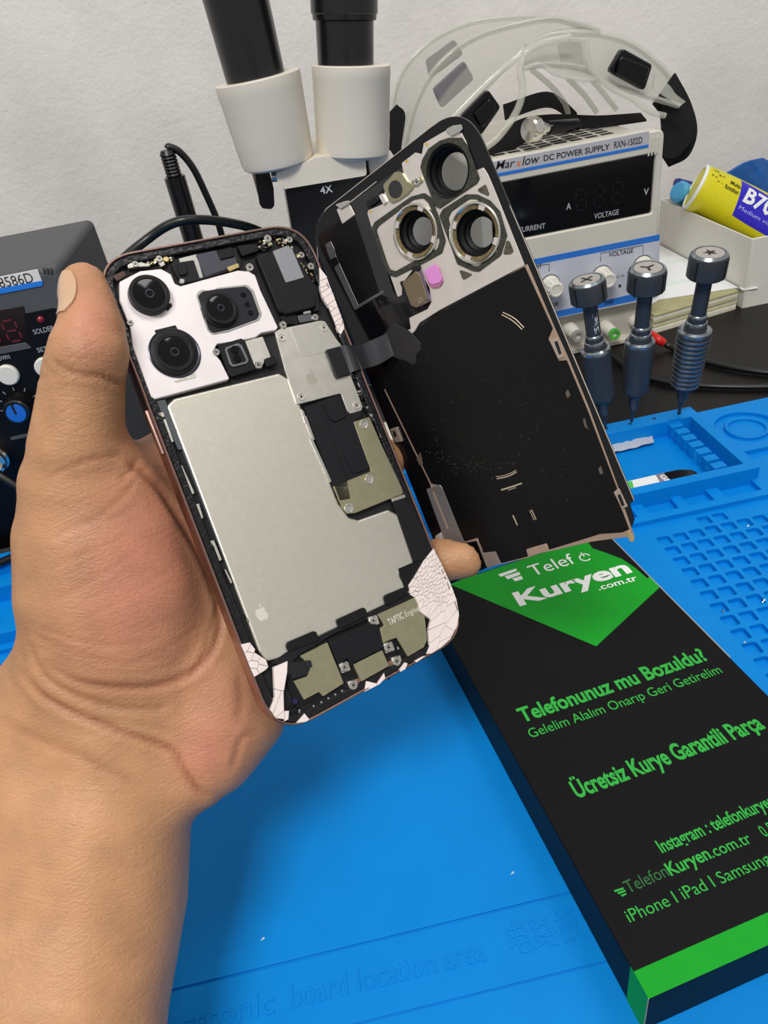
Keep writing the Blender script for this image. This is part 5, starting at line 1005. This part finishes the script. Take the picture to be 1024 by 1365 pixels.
# ------------------------------------------------------------ soldering iron handle and its loops of cable
si = empty('soldering_iron', 'black soldering iron handle standing by the wall with its looped cable', 'soldering iron', loc=(0, 0, 0)); IY = .60
p0, p1 = ony(222, 200, IY), ony(258, 320, IY); dv = (p1 - p0).normalized(); pe = p0 + dv * ((p0.z - .03) / -dv.z)
tube('handle', [p0 + dv * .018, p1, pe], .0078, mbk, si, n=20); lathe('strain_relief', [(.0045, 0), (.0055, .002)] + [w for i in range(7) for w in ((.0060, .003 + i * .0023), (.0052, .0042 + i * .0023))] + [(.0068, .0205), (.0070, .026), (.0078, .027)], rub, si, tuple(p0), dv, n=20); lathe('holder', [(.03, 0), (.03, .006), (.012, .010), (.012, .034), (.009, .036)], mat('dull_steel', '#7e8083', .35, .8), si, (pe.x, pe.y, 0))
tube('cable', [p0 + Vector((.001, 0, .0005)), ony(226, 196, IY), ony(240, 203, IY), ony(258, 225, IY), ony(276, 262, IY), ony(290, 295, IY), ony(300, 330, IY), ony(318, 400, IY - .02), onz(350, 470, .004)], .0026, rub, si)
tag(tube('looped_cable', [ony(120, 400, .47), ony(160, 350, .49), ony(195, 320, .5), ony(225, 300, .5), ony(255, 293, .5), ony(300, 296, .51), ony(345, 308, .52), ony(385, 335, .53), ony(400, 380, .53), onz(410, 470, .004)], .0030, mat('black_green_rubber', '#0b130f', .35), None), 'black cable arching across the wall just above the phone top', 'cable')
# ------------------------------------------------------------ soldering station on the left
SY = .44; st = empty('soldering_station', 'dark grey soldering station with red display behind the thumb', 'soldering station', Fr((-.132, SY, 0), (1, 0, 0), (0, -1, 0)).M); SFm = Fr((-.132, SY, 0), (1, 0, 0), (0, -1, 0))
sg_ = mat('charcoal_plastic', '#4b4d4f', .6, var=.06, vscale=80, bump=.25, bscale=2200); spn = mat('black_fascia', '#060608', .4, spec=.25)
x0 = -.20; V_2 = [(x0, 0, 0), (0, 0, 0), (0, .187, 0), (x0, .187, 0), (x0, 0, -.08), (.010, 0, -.08), (.010, .1935, -.08), (x0, .1935, -.08)]
bd = raw('case', V_2, [(0, 1, 2, 3), (7, 6, 5, 4), (0, 4, 5, 1), (1, 5, 6, 2), (2, 6, 7, 3), (3, 7, 4, 0)], sg_, st); bevelmod(bd, .004, 3)
fx = prism('fascia', rnd(rect(x0 + .004, .004, -.003, .183), .006, 4), -.001, .0006, sg_, st, bev=.0003, smooth=30); fx2 = prism('black_panel', rnd(rect(x0 + .008, .010, -.008, .164), .004, 4), .0004, .0010, spn, st)
def s_(name, pts, h0, h1, m, r=.0004, par=None): return prism(name, rnd(ccw(SFm.pl(pts, h1 * mm)), r, 3), h0 * mm, h1 * mm, m, par or st, bev=.0001)
def s_t(t, a, b, cp, m, h=.0011): text_px('printed_lettering', t, SFm, a, b, cp, m, st, h=h)
lbp = s_('name_label', [(-40, 377), (50, 359), (57, 378), (-40, 397)], .5, 1.1, mat('silver_label', '#dedad2', .5)); s_('blue_stripe', [(-40, 391), (57, 374), (57, 381), (-40, 400)], 1.0, 1.2, mat('bright_blue_stripe', '#1878d8', .5), par=lbp)
s_t('8586D', (1, 384), (46, 376), .0056, blk, .00115)
for i in range(3): s_('ridge', [(56 + i * 4.5, 357), (58.5 + i * 4.5, 356.5), (59.5 + i * 4.5, 364), (57 + i * 4.5, 364.5)], .4, 1.3, sg_, .0001)
red = mat('dim_red_segment', '#5a1020', .4, Emission_Color=(0.5, .02, .05, 1), Emission_Strength=.05)
a_ = SFm.px(14, 455); seg7(a_.x, a_.y, .0075, .0125, st, red, .0011, .0010); seg7(a_.x - .0125, a_.y, .0075, .0125, st, red, .0011, .0010); seg7(a_.x - .025, a_.y, .0075, .0125, st, red, .0011, .0010)
s_('display_window', [(-60, 425), (32, 408), (36, 455), (-60, 475)], .9, 1.05, mat('dark_red_window', '#120509', .15)); s_('display_lip', [(-60, 474), (34, 457), (42, 464), (-60, 484)], .9, 2.0, sg_)
c = SFm.px(55, 425); lathe('indicator_light', [(.0022, .001), (.0020, .0022), (.0012, .0030), (.0001, .0033)], mat('dull_red_led', '#7a1a26', .2), st, (c.x, c.y, 0), n=18)
s_t('SOLDER', (46, 446), (73, 440), .0030, wt); s_t('SET', (51, 470), (64, 467), .0028, wt); s_t('DOWN', (-6, 482), (14, 478), .0028, wt)
for x, y in ((12, 498), (62, 488)): c = SFm.px(x, y); lathe('push_button', [(.0064, .0008), (.0064, .0028), (.0056, .0036), (.0001, .0036)], kn, st, (c.x, c.y, 0), n=32)
c = SFm.px(28, 540); dl = lathe('dial_knob', [(.0088, .001), (.0085, .003), (.0080, .010), (.0072, .011), (.0001, .011)], mbk, st, (c.x, c.y, 0), n=32, smooth=30); lathe('blue_cap', [(.0058, .011), (.0056, .0122), (.0001, .0124)], mat('blue_cap_plastic', '#1668c9', .45), dl, (c.x, c.y, 0), n=28)
v, f = box_geo(c.x - .0006, c.y, .0118, c.x + .0006, c.y + .0075, .0128); raw('pointer', v, f, inkdark, dl)
for i in range(9):
    a = math.radians(215 - i * 32); v, f = xf(box_geo(.0105, -.0002, .001, .0128, .0002, .00115), Matrix.Translation((c.x, c.y, 0)) @ Matrix.Rotation(a, 4, 'Z')); raw('tick', v, f, wt, dl)
s_('label_plate', [(14, 583), (40, 577), (40, 582), (14, 587)], .9, 1.2, sg_); c = SFm.px(-6, 608); lathe('socket_ring', [(.0095, .0008), (.0095, .005), (.0082, .006), (.0082, .009), (.0065, .0095), (.006, .004)], bright, st, (c.x, c.y, 0), n=32, smooth=30)
tube('iron_cable', [(c.x, c.y, .004), (c.x + .002, c.y - .004, .014), (c.x + .022, c.y - .030, .022), (c.x + .015, c.y - .055, .024), (c.x - .03, c.y - .068, .024)], .0028, rub, st)
# ------------------------------------------------------------ the left hand that holds the phone
def CM(px, py, D): return ((px - 512) / FPX * D, (py - 682.5) / FPX * D, D)      # mm: right, down, away from the lens
chains = [  # each chain: (px, py, distance mm, radius mm), blend
    ([(113, 383, 205, 6.9), (119, 412, 203, 7.8), (122, 442, 201, 9.3), (119, 470, 201, 10.9), (112, 505, 204, 11.3), (107, 550, 207, 12.2), (103, 600, 210, 13.6), (106, 650, 216, 17), (118, 720, 222, 21.5), (128, 790, 225, 23.5), (140, 850, 228, 22)], 5),
    ([(150, 660, 222, 17), (165, 720, 223, 19), (185, 780, 224, 19), (190, 830, 226, 19)], 9),
    ([(230, 618, 236, 11), (235, 680, 238, 14), (262, 760, 240, 15), (290, 850, 240, 15), (285, 910, 239, 16)], 9),
    ([(310, 700, 243, 12), (330, 780, 245, 12), (350, 860, 243, 12), (345, 915, 240, 11), (330, 950, 238, 13)], 9),
    ([(290, 900, 236, 16), (283, 955, 235, 18), (276, 990, 234, 17.5), (258, 1015, 233, 15)], 8),
    ([(150, 850, 230, 22), (120, 900, 233, 24), (150, 960, 234, 25), (150, 1010, 234, 24), (143, 1080, 232, 26.5), (133, 1200, 228, 27), (104, 1340, 218, 26.8), (75, 1500, 198, 27), (50, 1640, 178, 28)], 9),
    ([(205, 900, 236, 22), (200, 960, 237, 21), (175, 1010, 236, 22)], 9),
    ([(60, 960, 236, 22), (70, 1080, 234, 25), (50, 1200, 230, 27), (20, 1340, 219, 27), (-20, 1500, 199, 27), (-60, 1640, 180, 28)], 9),
    ([(232, 618, 238, 10.5), (308, 560, 256, 10), (372, 490, 262, 9), (408, 440, 260, 8)], 5),
    ([(262, 690, 244, 11), (360, 640, 263, 10), (430, 575, 265, 9), (462, 522, 262, 8)], 5),
    ([(300, 770, 246, 11), (410, 730, 265, 10), (480, 665, 265, 9), (516, 612, 261, 7.5)], 5),
    ([(330, 850, 244, 11), (430, 835, 262, 9.5), (520, 775, 262, 8.5), (585, 747, 256, 8.0), (622, 744, 254, 7.1)], 5)]
STEP = 1.25
def hand_mesh():
    P_ = [[np.array(CM(a, b, c)) for a, b, c, r in ch] for ch, k in chains]; allp = np.array([p for c in P_ for p in c]); 
    lo = allp.min(0) - 36; hi = allp.max(0) + 14; lo[1] = min(lo[1], -90); hi[1] = 215; lo[0] = -165
    n = np.ceil((hi - lo) / STEP).astype(int); ax = [lo[i] + np.arange(n[i]) * STEP for i in range(3)]
    Xg, Yg, Zg = np.meshgrid(*[a.astype(np.float32) for a in ax], indexing='ij'); D = np.full(Xg.shape, 1e3, np.float32)
    for (ch, kb), pts in zip(chains, P_):
        C_ = np.full(Xg.shape, 1e3, np.float32)
        for i in range(len(pts) - 1):
            a, b = pts[i], pts[i + 1]; ra, rb = ch[i][3], ch[i + 1][3]; R = max(ra, rb) + 12
            sl = tuple(slice(max(0, int((min(a[k], b[k]) - R - lo[k]) / STEP)), max(1, int((max(a[k], b[k]) + R - lo[k]) / STEP) + 2)) for k in range(3))
            x, y, z = Xg[sl], Yg[sl], Zg[sl]; ab = b - a; L2 = float(ab @ ab)
            t = np.clip(((x - a[0]) * ab[0] + (y - a[1]) * ab[1] + (z - a[2]) * ab[2]) / L2, 0, 1)
            d = np.sqrt((x - a[0] - ab[0] * t) ** 2 + (y - a[1] - ab[1] * t) ** 2 + (z - a[2] - ab[2] * t) ** 2) - (ra + (rb - ra) * t)
            C_[sl] = np.minimum(C_[sl], d)
        h = np.maximum(kb - np.abs(D - C_), 0) / kb; D = np.minimum(D, C_) - h * h * kb * 0.25
    # press the phone and the cover into the skin
    def boxd(F, x0, x1, y0, y1, z0, z1, mg):
        M = F.I @ Matrix.Translation(CAM) @ Matrix(((Rv.x, -Uv.x, Fv.x, 0), (Rv.y, -Uv.y, Fv.y, 0), (Rv.z, -Uv.z, Fv.z, 0), (0, 0, 0, 1))) @ Matrix.Scale(mm, 4); M = np.array(M)
        l = [M[i, 0] * Xg + M[i, 1] * Yg + M[i, 2] * Zg + M[i, 3] for i in range(3)]; cc = ((x0 + x1) / 2, (y0 + y1) / 2, (z0 + z1) / 2); hs_ = ((x1 - x0) / 2, (y1 - y0) / 2, (z1 - z0) / 2)
        q = [np.abs(l[i] - cc[i]) * 1000 - hs_[i] * 1000 for i in range(3)]; o_ = np.sqrt(sum(np.maximum(a, 0) ** 2 for a in q)); return (o_ + np.minimum(np.maximum(np.maximum(q[0], q[1]), q[2]), 0) - mg).astype(np.float32)
    rx = [p[0] for p in rim]; ry = [p[1] for p in rim]
    for db in (boxd(PF, min(rx) + .0004, max(rx), min(ry), max(ry), -.0082, .0002, .15), boxd(GF, 0, .072, -.14, 0, -.0009, .0012, .2)):
        k = 1.5; h = np.maximum(k - np.abs(D + db), 0) / k; D = np.maximum(D, -db) + h * h * k * .25
    # naive surface nets
    ins = D < 0; nx, ny, nz = D.shape; cc = np.zeros((nx - 1, ny - 1, nz - 1), np.int8)
    offs8 = [(i, j, k) for i in (0, 1) for j in (0, 1) for k in (0, 1)]
    for o in offs8: cc += ins[o[0]:nx - 1 + o[0], o[1]:ny - 1 + o[1], o[2]:nz - 1 + o[2]]
    act = (cc > 0) & (cc < 8); idx = np.full(act.shape, -1, np.int64); I, J, K = np.nonzero(act); idx[I, J, K] = np.arange(len(I))
    pos = np.zeros((len(I), 3)); cnt = np.zeros(len(I))
    for a in offs8:
        for ax_ in range(3):
            if a[ax_]: continue
            b = list(a); b[ax_] = 1; va = D[I + a[0], J + a[1], K + a[2]]; vb = D[I + b[0], J + b[1], K + b[2]]; m = (va < 0) != (vb < 0)
            t = np.where(m, va / np.where(m, va - vb, 1), 0)
            for c in range(3): pos[:, c] += np.where(m, a[c] + (t if c == ax_ else 0), 0)
            cnt += m
    pos /= cnt[:, None]; V = np.stack([I, J, K], 1) + pos; V = V * STEP + lo; F = []
    for ax_ in range(3):
        o = [(1, 0, 0), (0, 1, 0), (0, 0, 1)]; u, w = [i for i in range(3) if i != ax_]
        A_ = ins; s1_ = [slice(1, -1)] * 3; s1_[ax_] = slice(0, -1); s2_ = [slice(1, -1)] * 3; s2_[ax_] = slice(1, None)
        e = A_[tuple(s1_)] != A_[tuple(s2_)]; sgn = A_[tuple(s1_)]; i, j, k = np.nonzero(e); g = sgn[i, j, k]; base = np.stack([i, j, k], 1) + 1; base[:, ax_] -= 1
        du = np.zeros(3, int); du[u] = 1; dw = np.zeros(3, int); dw[w] = 1
        q = [base - du - dw, base - dw, base, base - du]; q = np.stack([idx[b[:, 0], b[:, 1], b[:, 2]] for b in q], 1)
        flip = g if ax_ != 1 else ~g; q[~flip] = q[~flip][:, ::-1]; F.append(q)
    F = np.concatenate(F); F = F[(F >= 0).all(1)]
    return V, F
HV, HF = hand_mesh()
# light smoothing
nb = np.zeros((len(HV), 3)); ct = np.zeros(len(HV))
edges = np.unique(np.sort(np.concatenate([HF[:, [0, 1]], HF[:, [1, 2]], HF[:, [2, 3]], HF[:, [3, 0]]]), 1), axis=0); deg = np.bincount(edges.ravel(), minlength=len(HV))[:, None]
def lap(X):
    s = np.zeros_like(X)
    for c in range(X.shape[1]): s[:, c] = np.bincount(edges[:, 0], X[edges[:, 1], c], len(X)) + np.bincount(edges[:, 1], X[edges[:, 0], c], len(X))
    return s / deg
for _ in range(3): HV = HV + .5 * (lap(HV) - HV)
def normals():
    fn = np.cross(HV[HF[:, 2]] - HV[HF[:, 0]], HV[HF[:, 3]] - HV[HF[:, 1]]); N_ = np.zeros_like(HV)
    for c in range(4):
        for d in range(3): N_[:, d] += np.bincount(HF[:, c], fn[:, d], len(HV))
    return N_ / (np.linalg.norm(N_, axis=1)[:, None] + 1e-9)
N_ = normals(); 
if (N_[:, 2] * (HV[:, 2] - HV[:, 2].mean())).sum() < 0: HF = HF[:, ::-1]; N_ = -N_
pxy = np.stack([HV[:, 0] / HV[:, 2] * FPX + 512, HV[:, 1] / HV[:, 2] * FPX + 682.5], 1)
front = np.clip(-N_[:, 2] * 3 + .4, 0, 1)
creases = [  # polyline, depth mm, half width px
    ([(70, 478), (82, 490), (110, 500), (135, 502), (160, 512), (168, 506)], .9, 3.6), ([(50, 505), (70, 500), (95, 503)], .6, 3),
    ([(60, 485), (66, 492), (80, 497)], .6, 2.5), ([(98, 618), (125, 612), (150, 608), (166, 606)], .8, 3.5), ([(170, 612), (178, 622), (190, 630), (215, 655), (238, 690), (262, 730), (282, 775), (293, 815), (290, 850), (270, 885), (240, 905), (205, 915), (170, 917), (130, 914), (95, 905), (60, 885)], 1.15, 4.5),
    ([(160, 640), (176, 625), (184, 612)], .7, 3), ([(40, 860), (60, 900), (100, 925), (150, 942), (200, 945), (225, 940)], .8, 4), ([(28, 895), (60, 930), (110, 955), (170, 978), (210, 992), (232, 1003), (245, 1028), (262, 1052), (275, 1062)], 1.4, 4.5), ([(0, 960), (50, 985), (110, 1010), (150, 1030), (200, 1052)], .5, 6),
    ([(292, 800), (272, 870), (252, 905)], .5, 3), ([(310, 1025), (322, 985), (345, 975)], .5, 4), ([(318, 960), (322, 930), (318, 900)], .5, 6),
    ([(100, 700), (150, 690), (190, 668)], .35, 2.5), ([(55, 722), (100, 702), (140, 682), (170, 655), (180, 640)], .5, 3), ([(60, 760), (120, 735), (180, 710)], .3, 2.5), ([(70, 800), (120, 775), (190, 730)], .3, 2.5), ([(50, 640), (90, 625), (120, 618)], .3, 2.5), ([(120, 820), (180, 790), (240, 750)], .25, 2.5),
    ([(40, 830), (90, 850), (150, 860), (220, 850)], .3, 3), ([(45, 845), (100, 870), (170, 885), (240, 870)], .35, 3), ([(180, 880), (230, 860), (270, 830)], .3, 3), ([(120, 960), (180, 965), (230, 975)], .4, 3)]
disp = np.zeros(len(HV))
for pl_, dep, hw in creases:
    P2 = np.array([(p.x, p.y) for p in cat([(a, b, 0) for a, b in pl_], 5)]); best = np.full(len(HV), 1e9); tt = np.zeros(len(HV))
    for i in range(len(P2) - 1):
        a, b = P2[i], P2[i + 1]; ab = b - a; t = np.clip(((pxy - a) @ ab) / (ab @ ab + 1e-9), 0, 1); d = np.hypot(*(pxy - a - t[:, None] * ab).T); m = d < best; best[m] = d[m]; tt[m] = (i + t[m]) / (len(P2) - 1)
    disp -= .8 * dep * np.exp(-(best / hw) ** 2) * np.clip(np.minimum(tt, 1 - tt) * 8, 0, 1) * front; disp += .22 * dep * np.exp(-((best - hw * 2.2) / (hw * 1.2)) ** 2) * front
HV = HV + N_ * disp[:, None]
M3 = np.array([[Rv.x, -Uv.x, Fv.x], [Rv.y, -Uv.y, Fv.y], [Rv.z, -Uv.z, Fv.z]]); HW = HV * .001 @ M3.T + np.array(CAM)
wrist = WD(130, 1010, 235); me = bpy.data.meshes.new('hand_and_forearm'); me.from_pydata([tuple(a) for a in (HW - np.array(wrist))], [], [tuple(int(i) for i in q) for q in HF]); me.update()
# skin tone of its own: pinker palm and thumb pad, yellower arm and sides, darker in the folds
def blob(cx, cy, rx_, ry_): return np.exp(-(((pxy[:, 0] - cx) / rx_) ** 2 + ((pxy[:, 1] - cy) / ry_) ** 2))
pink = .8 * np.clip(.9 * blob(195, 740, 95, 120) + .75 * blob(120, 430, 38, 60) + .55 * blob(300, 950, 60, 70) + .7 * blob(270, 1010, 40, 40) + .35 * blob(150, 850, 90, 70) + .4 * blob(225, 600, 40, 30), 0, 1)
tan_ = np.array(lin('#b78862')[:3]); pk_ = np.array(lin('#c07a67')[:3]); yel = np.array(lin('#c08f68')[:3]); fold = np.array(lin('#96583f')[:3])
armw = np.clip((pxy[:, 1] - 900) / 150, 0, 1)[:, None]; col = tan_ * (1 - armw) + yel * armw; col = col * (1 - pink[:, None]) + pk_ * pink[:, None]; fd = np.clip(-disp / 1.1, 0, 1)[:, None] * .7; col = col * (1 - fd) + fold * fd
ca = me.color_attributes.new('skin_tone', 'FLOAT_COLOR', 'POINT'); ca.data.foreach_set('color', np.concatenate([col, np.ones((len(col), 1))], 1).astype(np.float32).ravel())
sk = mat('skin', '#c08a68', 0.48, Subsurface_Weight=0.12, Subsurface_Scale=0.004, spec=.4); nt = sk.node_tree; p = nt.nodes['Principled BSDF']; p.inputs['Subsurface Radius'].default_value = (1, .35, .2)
at = nt.nodes.new('ShaderNodeAttribute'); at.attribute_name = 'skin_tone'; tc = nt.nodes.new('ShaderNodeTexCoord')
n1_ = nt.nodes.new('ShaderNodeTexNoise'); n1_.inputs['Scale'].default_value = 90; n1_.inputs['Detail'].default_value = 5; mr = nt.nodes.new('ShaderNodeMapRange'); mr.inputs[1].default_value = .3; mr.inputs[2].default_value = .7; mr.inputs[3].default_value = .86; mr.inputs[4].default_value = 1.08
mx = nt.nodes.new('ShaderNodeMix'); mx.data_type = 'RGBA'; mx.blend_type = 'MULTIPLY'; mx.inputs[0].default_value = 1
mp = nt.nodes.new('ShaderNodeMapping'); mp.inputs['Rotation'].default_value = (.6, .9, .5); mp.inputs['Scale'].default_value = (1.0, 2.2, .5)
vo = nt.nodes.new('ShaderNodeTexVoronoi'); vo.feature = 'DISTANCE_TO_EDGE'; vo.inputs['Scale'].default_value = 620; n2_ = nt.nodes.new('ShaderNodeTexNoise'); n2_.inputs['Scale'].default_value = 1400; ad = nt.nodes.new('ShaderNodeMath'); ad.operation = 'MULTIPLY_ADD'; ad.inputs[1].default_value = 1.4
b = nt.nodes.new('ShaderNodeBump'); b.inputs['Strength'].default_value = .3; b.inputs['Distance'].default_value = .0004
def dot_(vec, sc):
    d_ = nt.nodes.new('ShaderNodeVectorMath'); d_.operation = 'DOT_PRODUCT'; d_.inputs[1].default_value = [c * sc for c in vec]; nt.links.new(tc.outputs['Object'], d_.inputs[0]); return d_
fd_ = []
for ang, s1_, s2_ in ((26, 26, 420), (-8, 30, 520)):
    ca_, sa_ = math.cos(math.radians(ang)), math.sin(math.radians(ang)); u_, w_ = Rv * ca_ + Uv * sa_, Uv * ca_ - Rv * sa_
    cx_ = nt.nodes.new('ShaderNodeCombineXYZ')
    for k_, d_ in enumerate((dot_(u_, s1_), dot_(w_, s2_), dot_(Fv, 60))): nt.links.new(d_.outputs['Value'], cx_.inputs[k_])
    nn_ = nt.nodes.new('ShaderNodeTexNoise'); nn_.inputs['Scale'].default_value = 1.0; nn_.inputs['Detail'].default_value = 2; nt.links.new(cx_.outputs[0], nn_.inputs['Vector'])
    sb_ = nt.nodes.new('ShaderNodeMath'); sb_.operation = 'SUBTRACT'; sb_.inputs[1].default_value = .5; nt.links.new(nn_.outputs['Fac'], sb_.inputs[0])
    ab_ = nt.nodes.new('ShaderNodeMath'); ab_.operation = 'ABSOLUTE'; nt.links.new(sb_.outputs[0], ab_.inputs[0])
    mr_ = nt.nodes.new('ShaderNodeMapRange'); mr_.inputs[1].default_value = 0; mr_.inputs[2].default_value = .06; mr_.inputs[3].default_value = 0; mr_.inputs[4].default_value = 1; nt.links.new(ab_.outputs[0], mr_.inputs[0]); fd_.append(mr_)
mn_ = nt.nodes.new('ShaderNodeMath'); mn_.operation = 'MULTIPLY'; nt.links.new(fd_[0].outputs[0], mn_.inputs[0]); nt.links.new(fd_[1].outputs[0], mn_.inputs[1])
b2_ = nt.nodes.new('ShaderNodeBump'); b2_.inputs['Strength'].default_value = .22; b2_.inputs['Distance'].default_value = .0003; nt.links.new(mn_.outputs[0], b2_.inputs['Height']); nt.links.new(b2_.outputs[0], b.inputs['Normal'])
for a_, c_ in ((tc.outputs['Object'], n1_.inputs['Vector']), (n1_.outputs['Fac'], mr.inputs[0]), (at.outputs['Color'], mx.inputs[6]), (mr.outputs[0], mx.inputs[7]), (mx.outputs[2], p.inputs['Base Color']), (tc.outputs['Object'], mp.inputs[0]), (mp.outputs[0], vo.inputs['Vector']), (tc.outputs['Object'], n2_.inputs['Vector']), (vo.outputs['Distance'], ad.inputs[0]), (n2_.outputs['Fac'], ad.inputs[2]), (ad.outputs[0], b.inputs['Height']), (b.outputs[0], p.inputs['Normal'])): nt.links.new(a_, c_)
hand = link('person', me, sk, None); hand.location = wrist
for q_ in me.polygons: q_.use_smooth = True
tag(hand, 'left hand and forearm of a person holding the opened phone, thumb up its side', 'person')
# thumb nail laid on the thumb's surface
from mathutils.bvhtree import BVHTree
bv = BVHTree.FromPolygons([Vector(v_) for v_ in HW.tolist()], [tuple(int(i) for i in q) for q in HF])
nail = []
for i in range(13):
    t = i / 12; y = 362 + 72 * t; xr = 88 + 15 * math.sin(math.pi * min(1, (t + .12)) ** .8) * (1 if t < .75 else 1) - (t > .55) * (t - .55) * 30; row = []
    for j in range(9):
        s_ = j / 8; 
        hit = None; x = xr - s_ * 40
        # walk left over the silhouette and round the far side
        o_ = WD(x, y, 150); h_, n_, _, d_ = bv.ray_cast(o_, ray(x, y).normalized())
        if h_ is None: break
        row.append(h_ + n_ * .00035)
    nail.append(row)
L_ = min(9, max(len(r) for r in nail)); rows = []
for r in nail:
    if len(r) < 2: continue
    e_ = bv.find_nearest(r[-1] + Fv * .004 - Rv * .002); r2 = r + [e_[0] + e_[1] * .0003]; e_ = bv.find_nearest(r[-1] + Fv * .008 - Rv * .002); r2.append(e_[0] + e_[1] * .0002)
    # resample to 8
    ds = [0]
    for a_, b__ in zip(r2[:-1], r2[1:]): ds.append(ds[-1] + (b__ - a_).length)
    rs_ = []
    for k in range(8):
        d = ds[-1] * k / 7
        for q_ in range(len(r2) - 1):
            if ds[q_ + 1] >= d - 1e-9: w_ = (d - ds[q_]) / max(1e-9, ds[q_ + 1] - ds[q_]); rs_.append(r2[q_].lerp(r2[q_ + 1], w_)); break
    rows.append([v_ - Vector(wrist) for v_ in rs_])
v, f = sheet_geo(rows, .0005); raw('thumb_nail', v, f, mat('nail', '#c6a080', .3, coat=.4, var=.03, vscale=300, Subsurface_Weight=.1, Subsurface_Scale=.002), hand, None, 60)
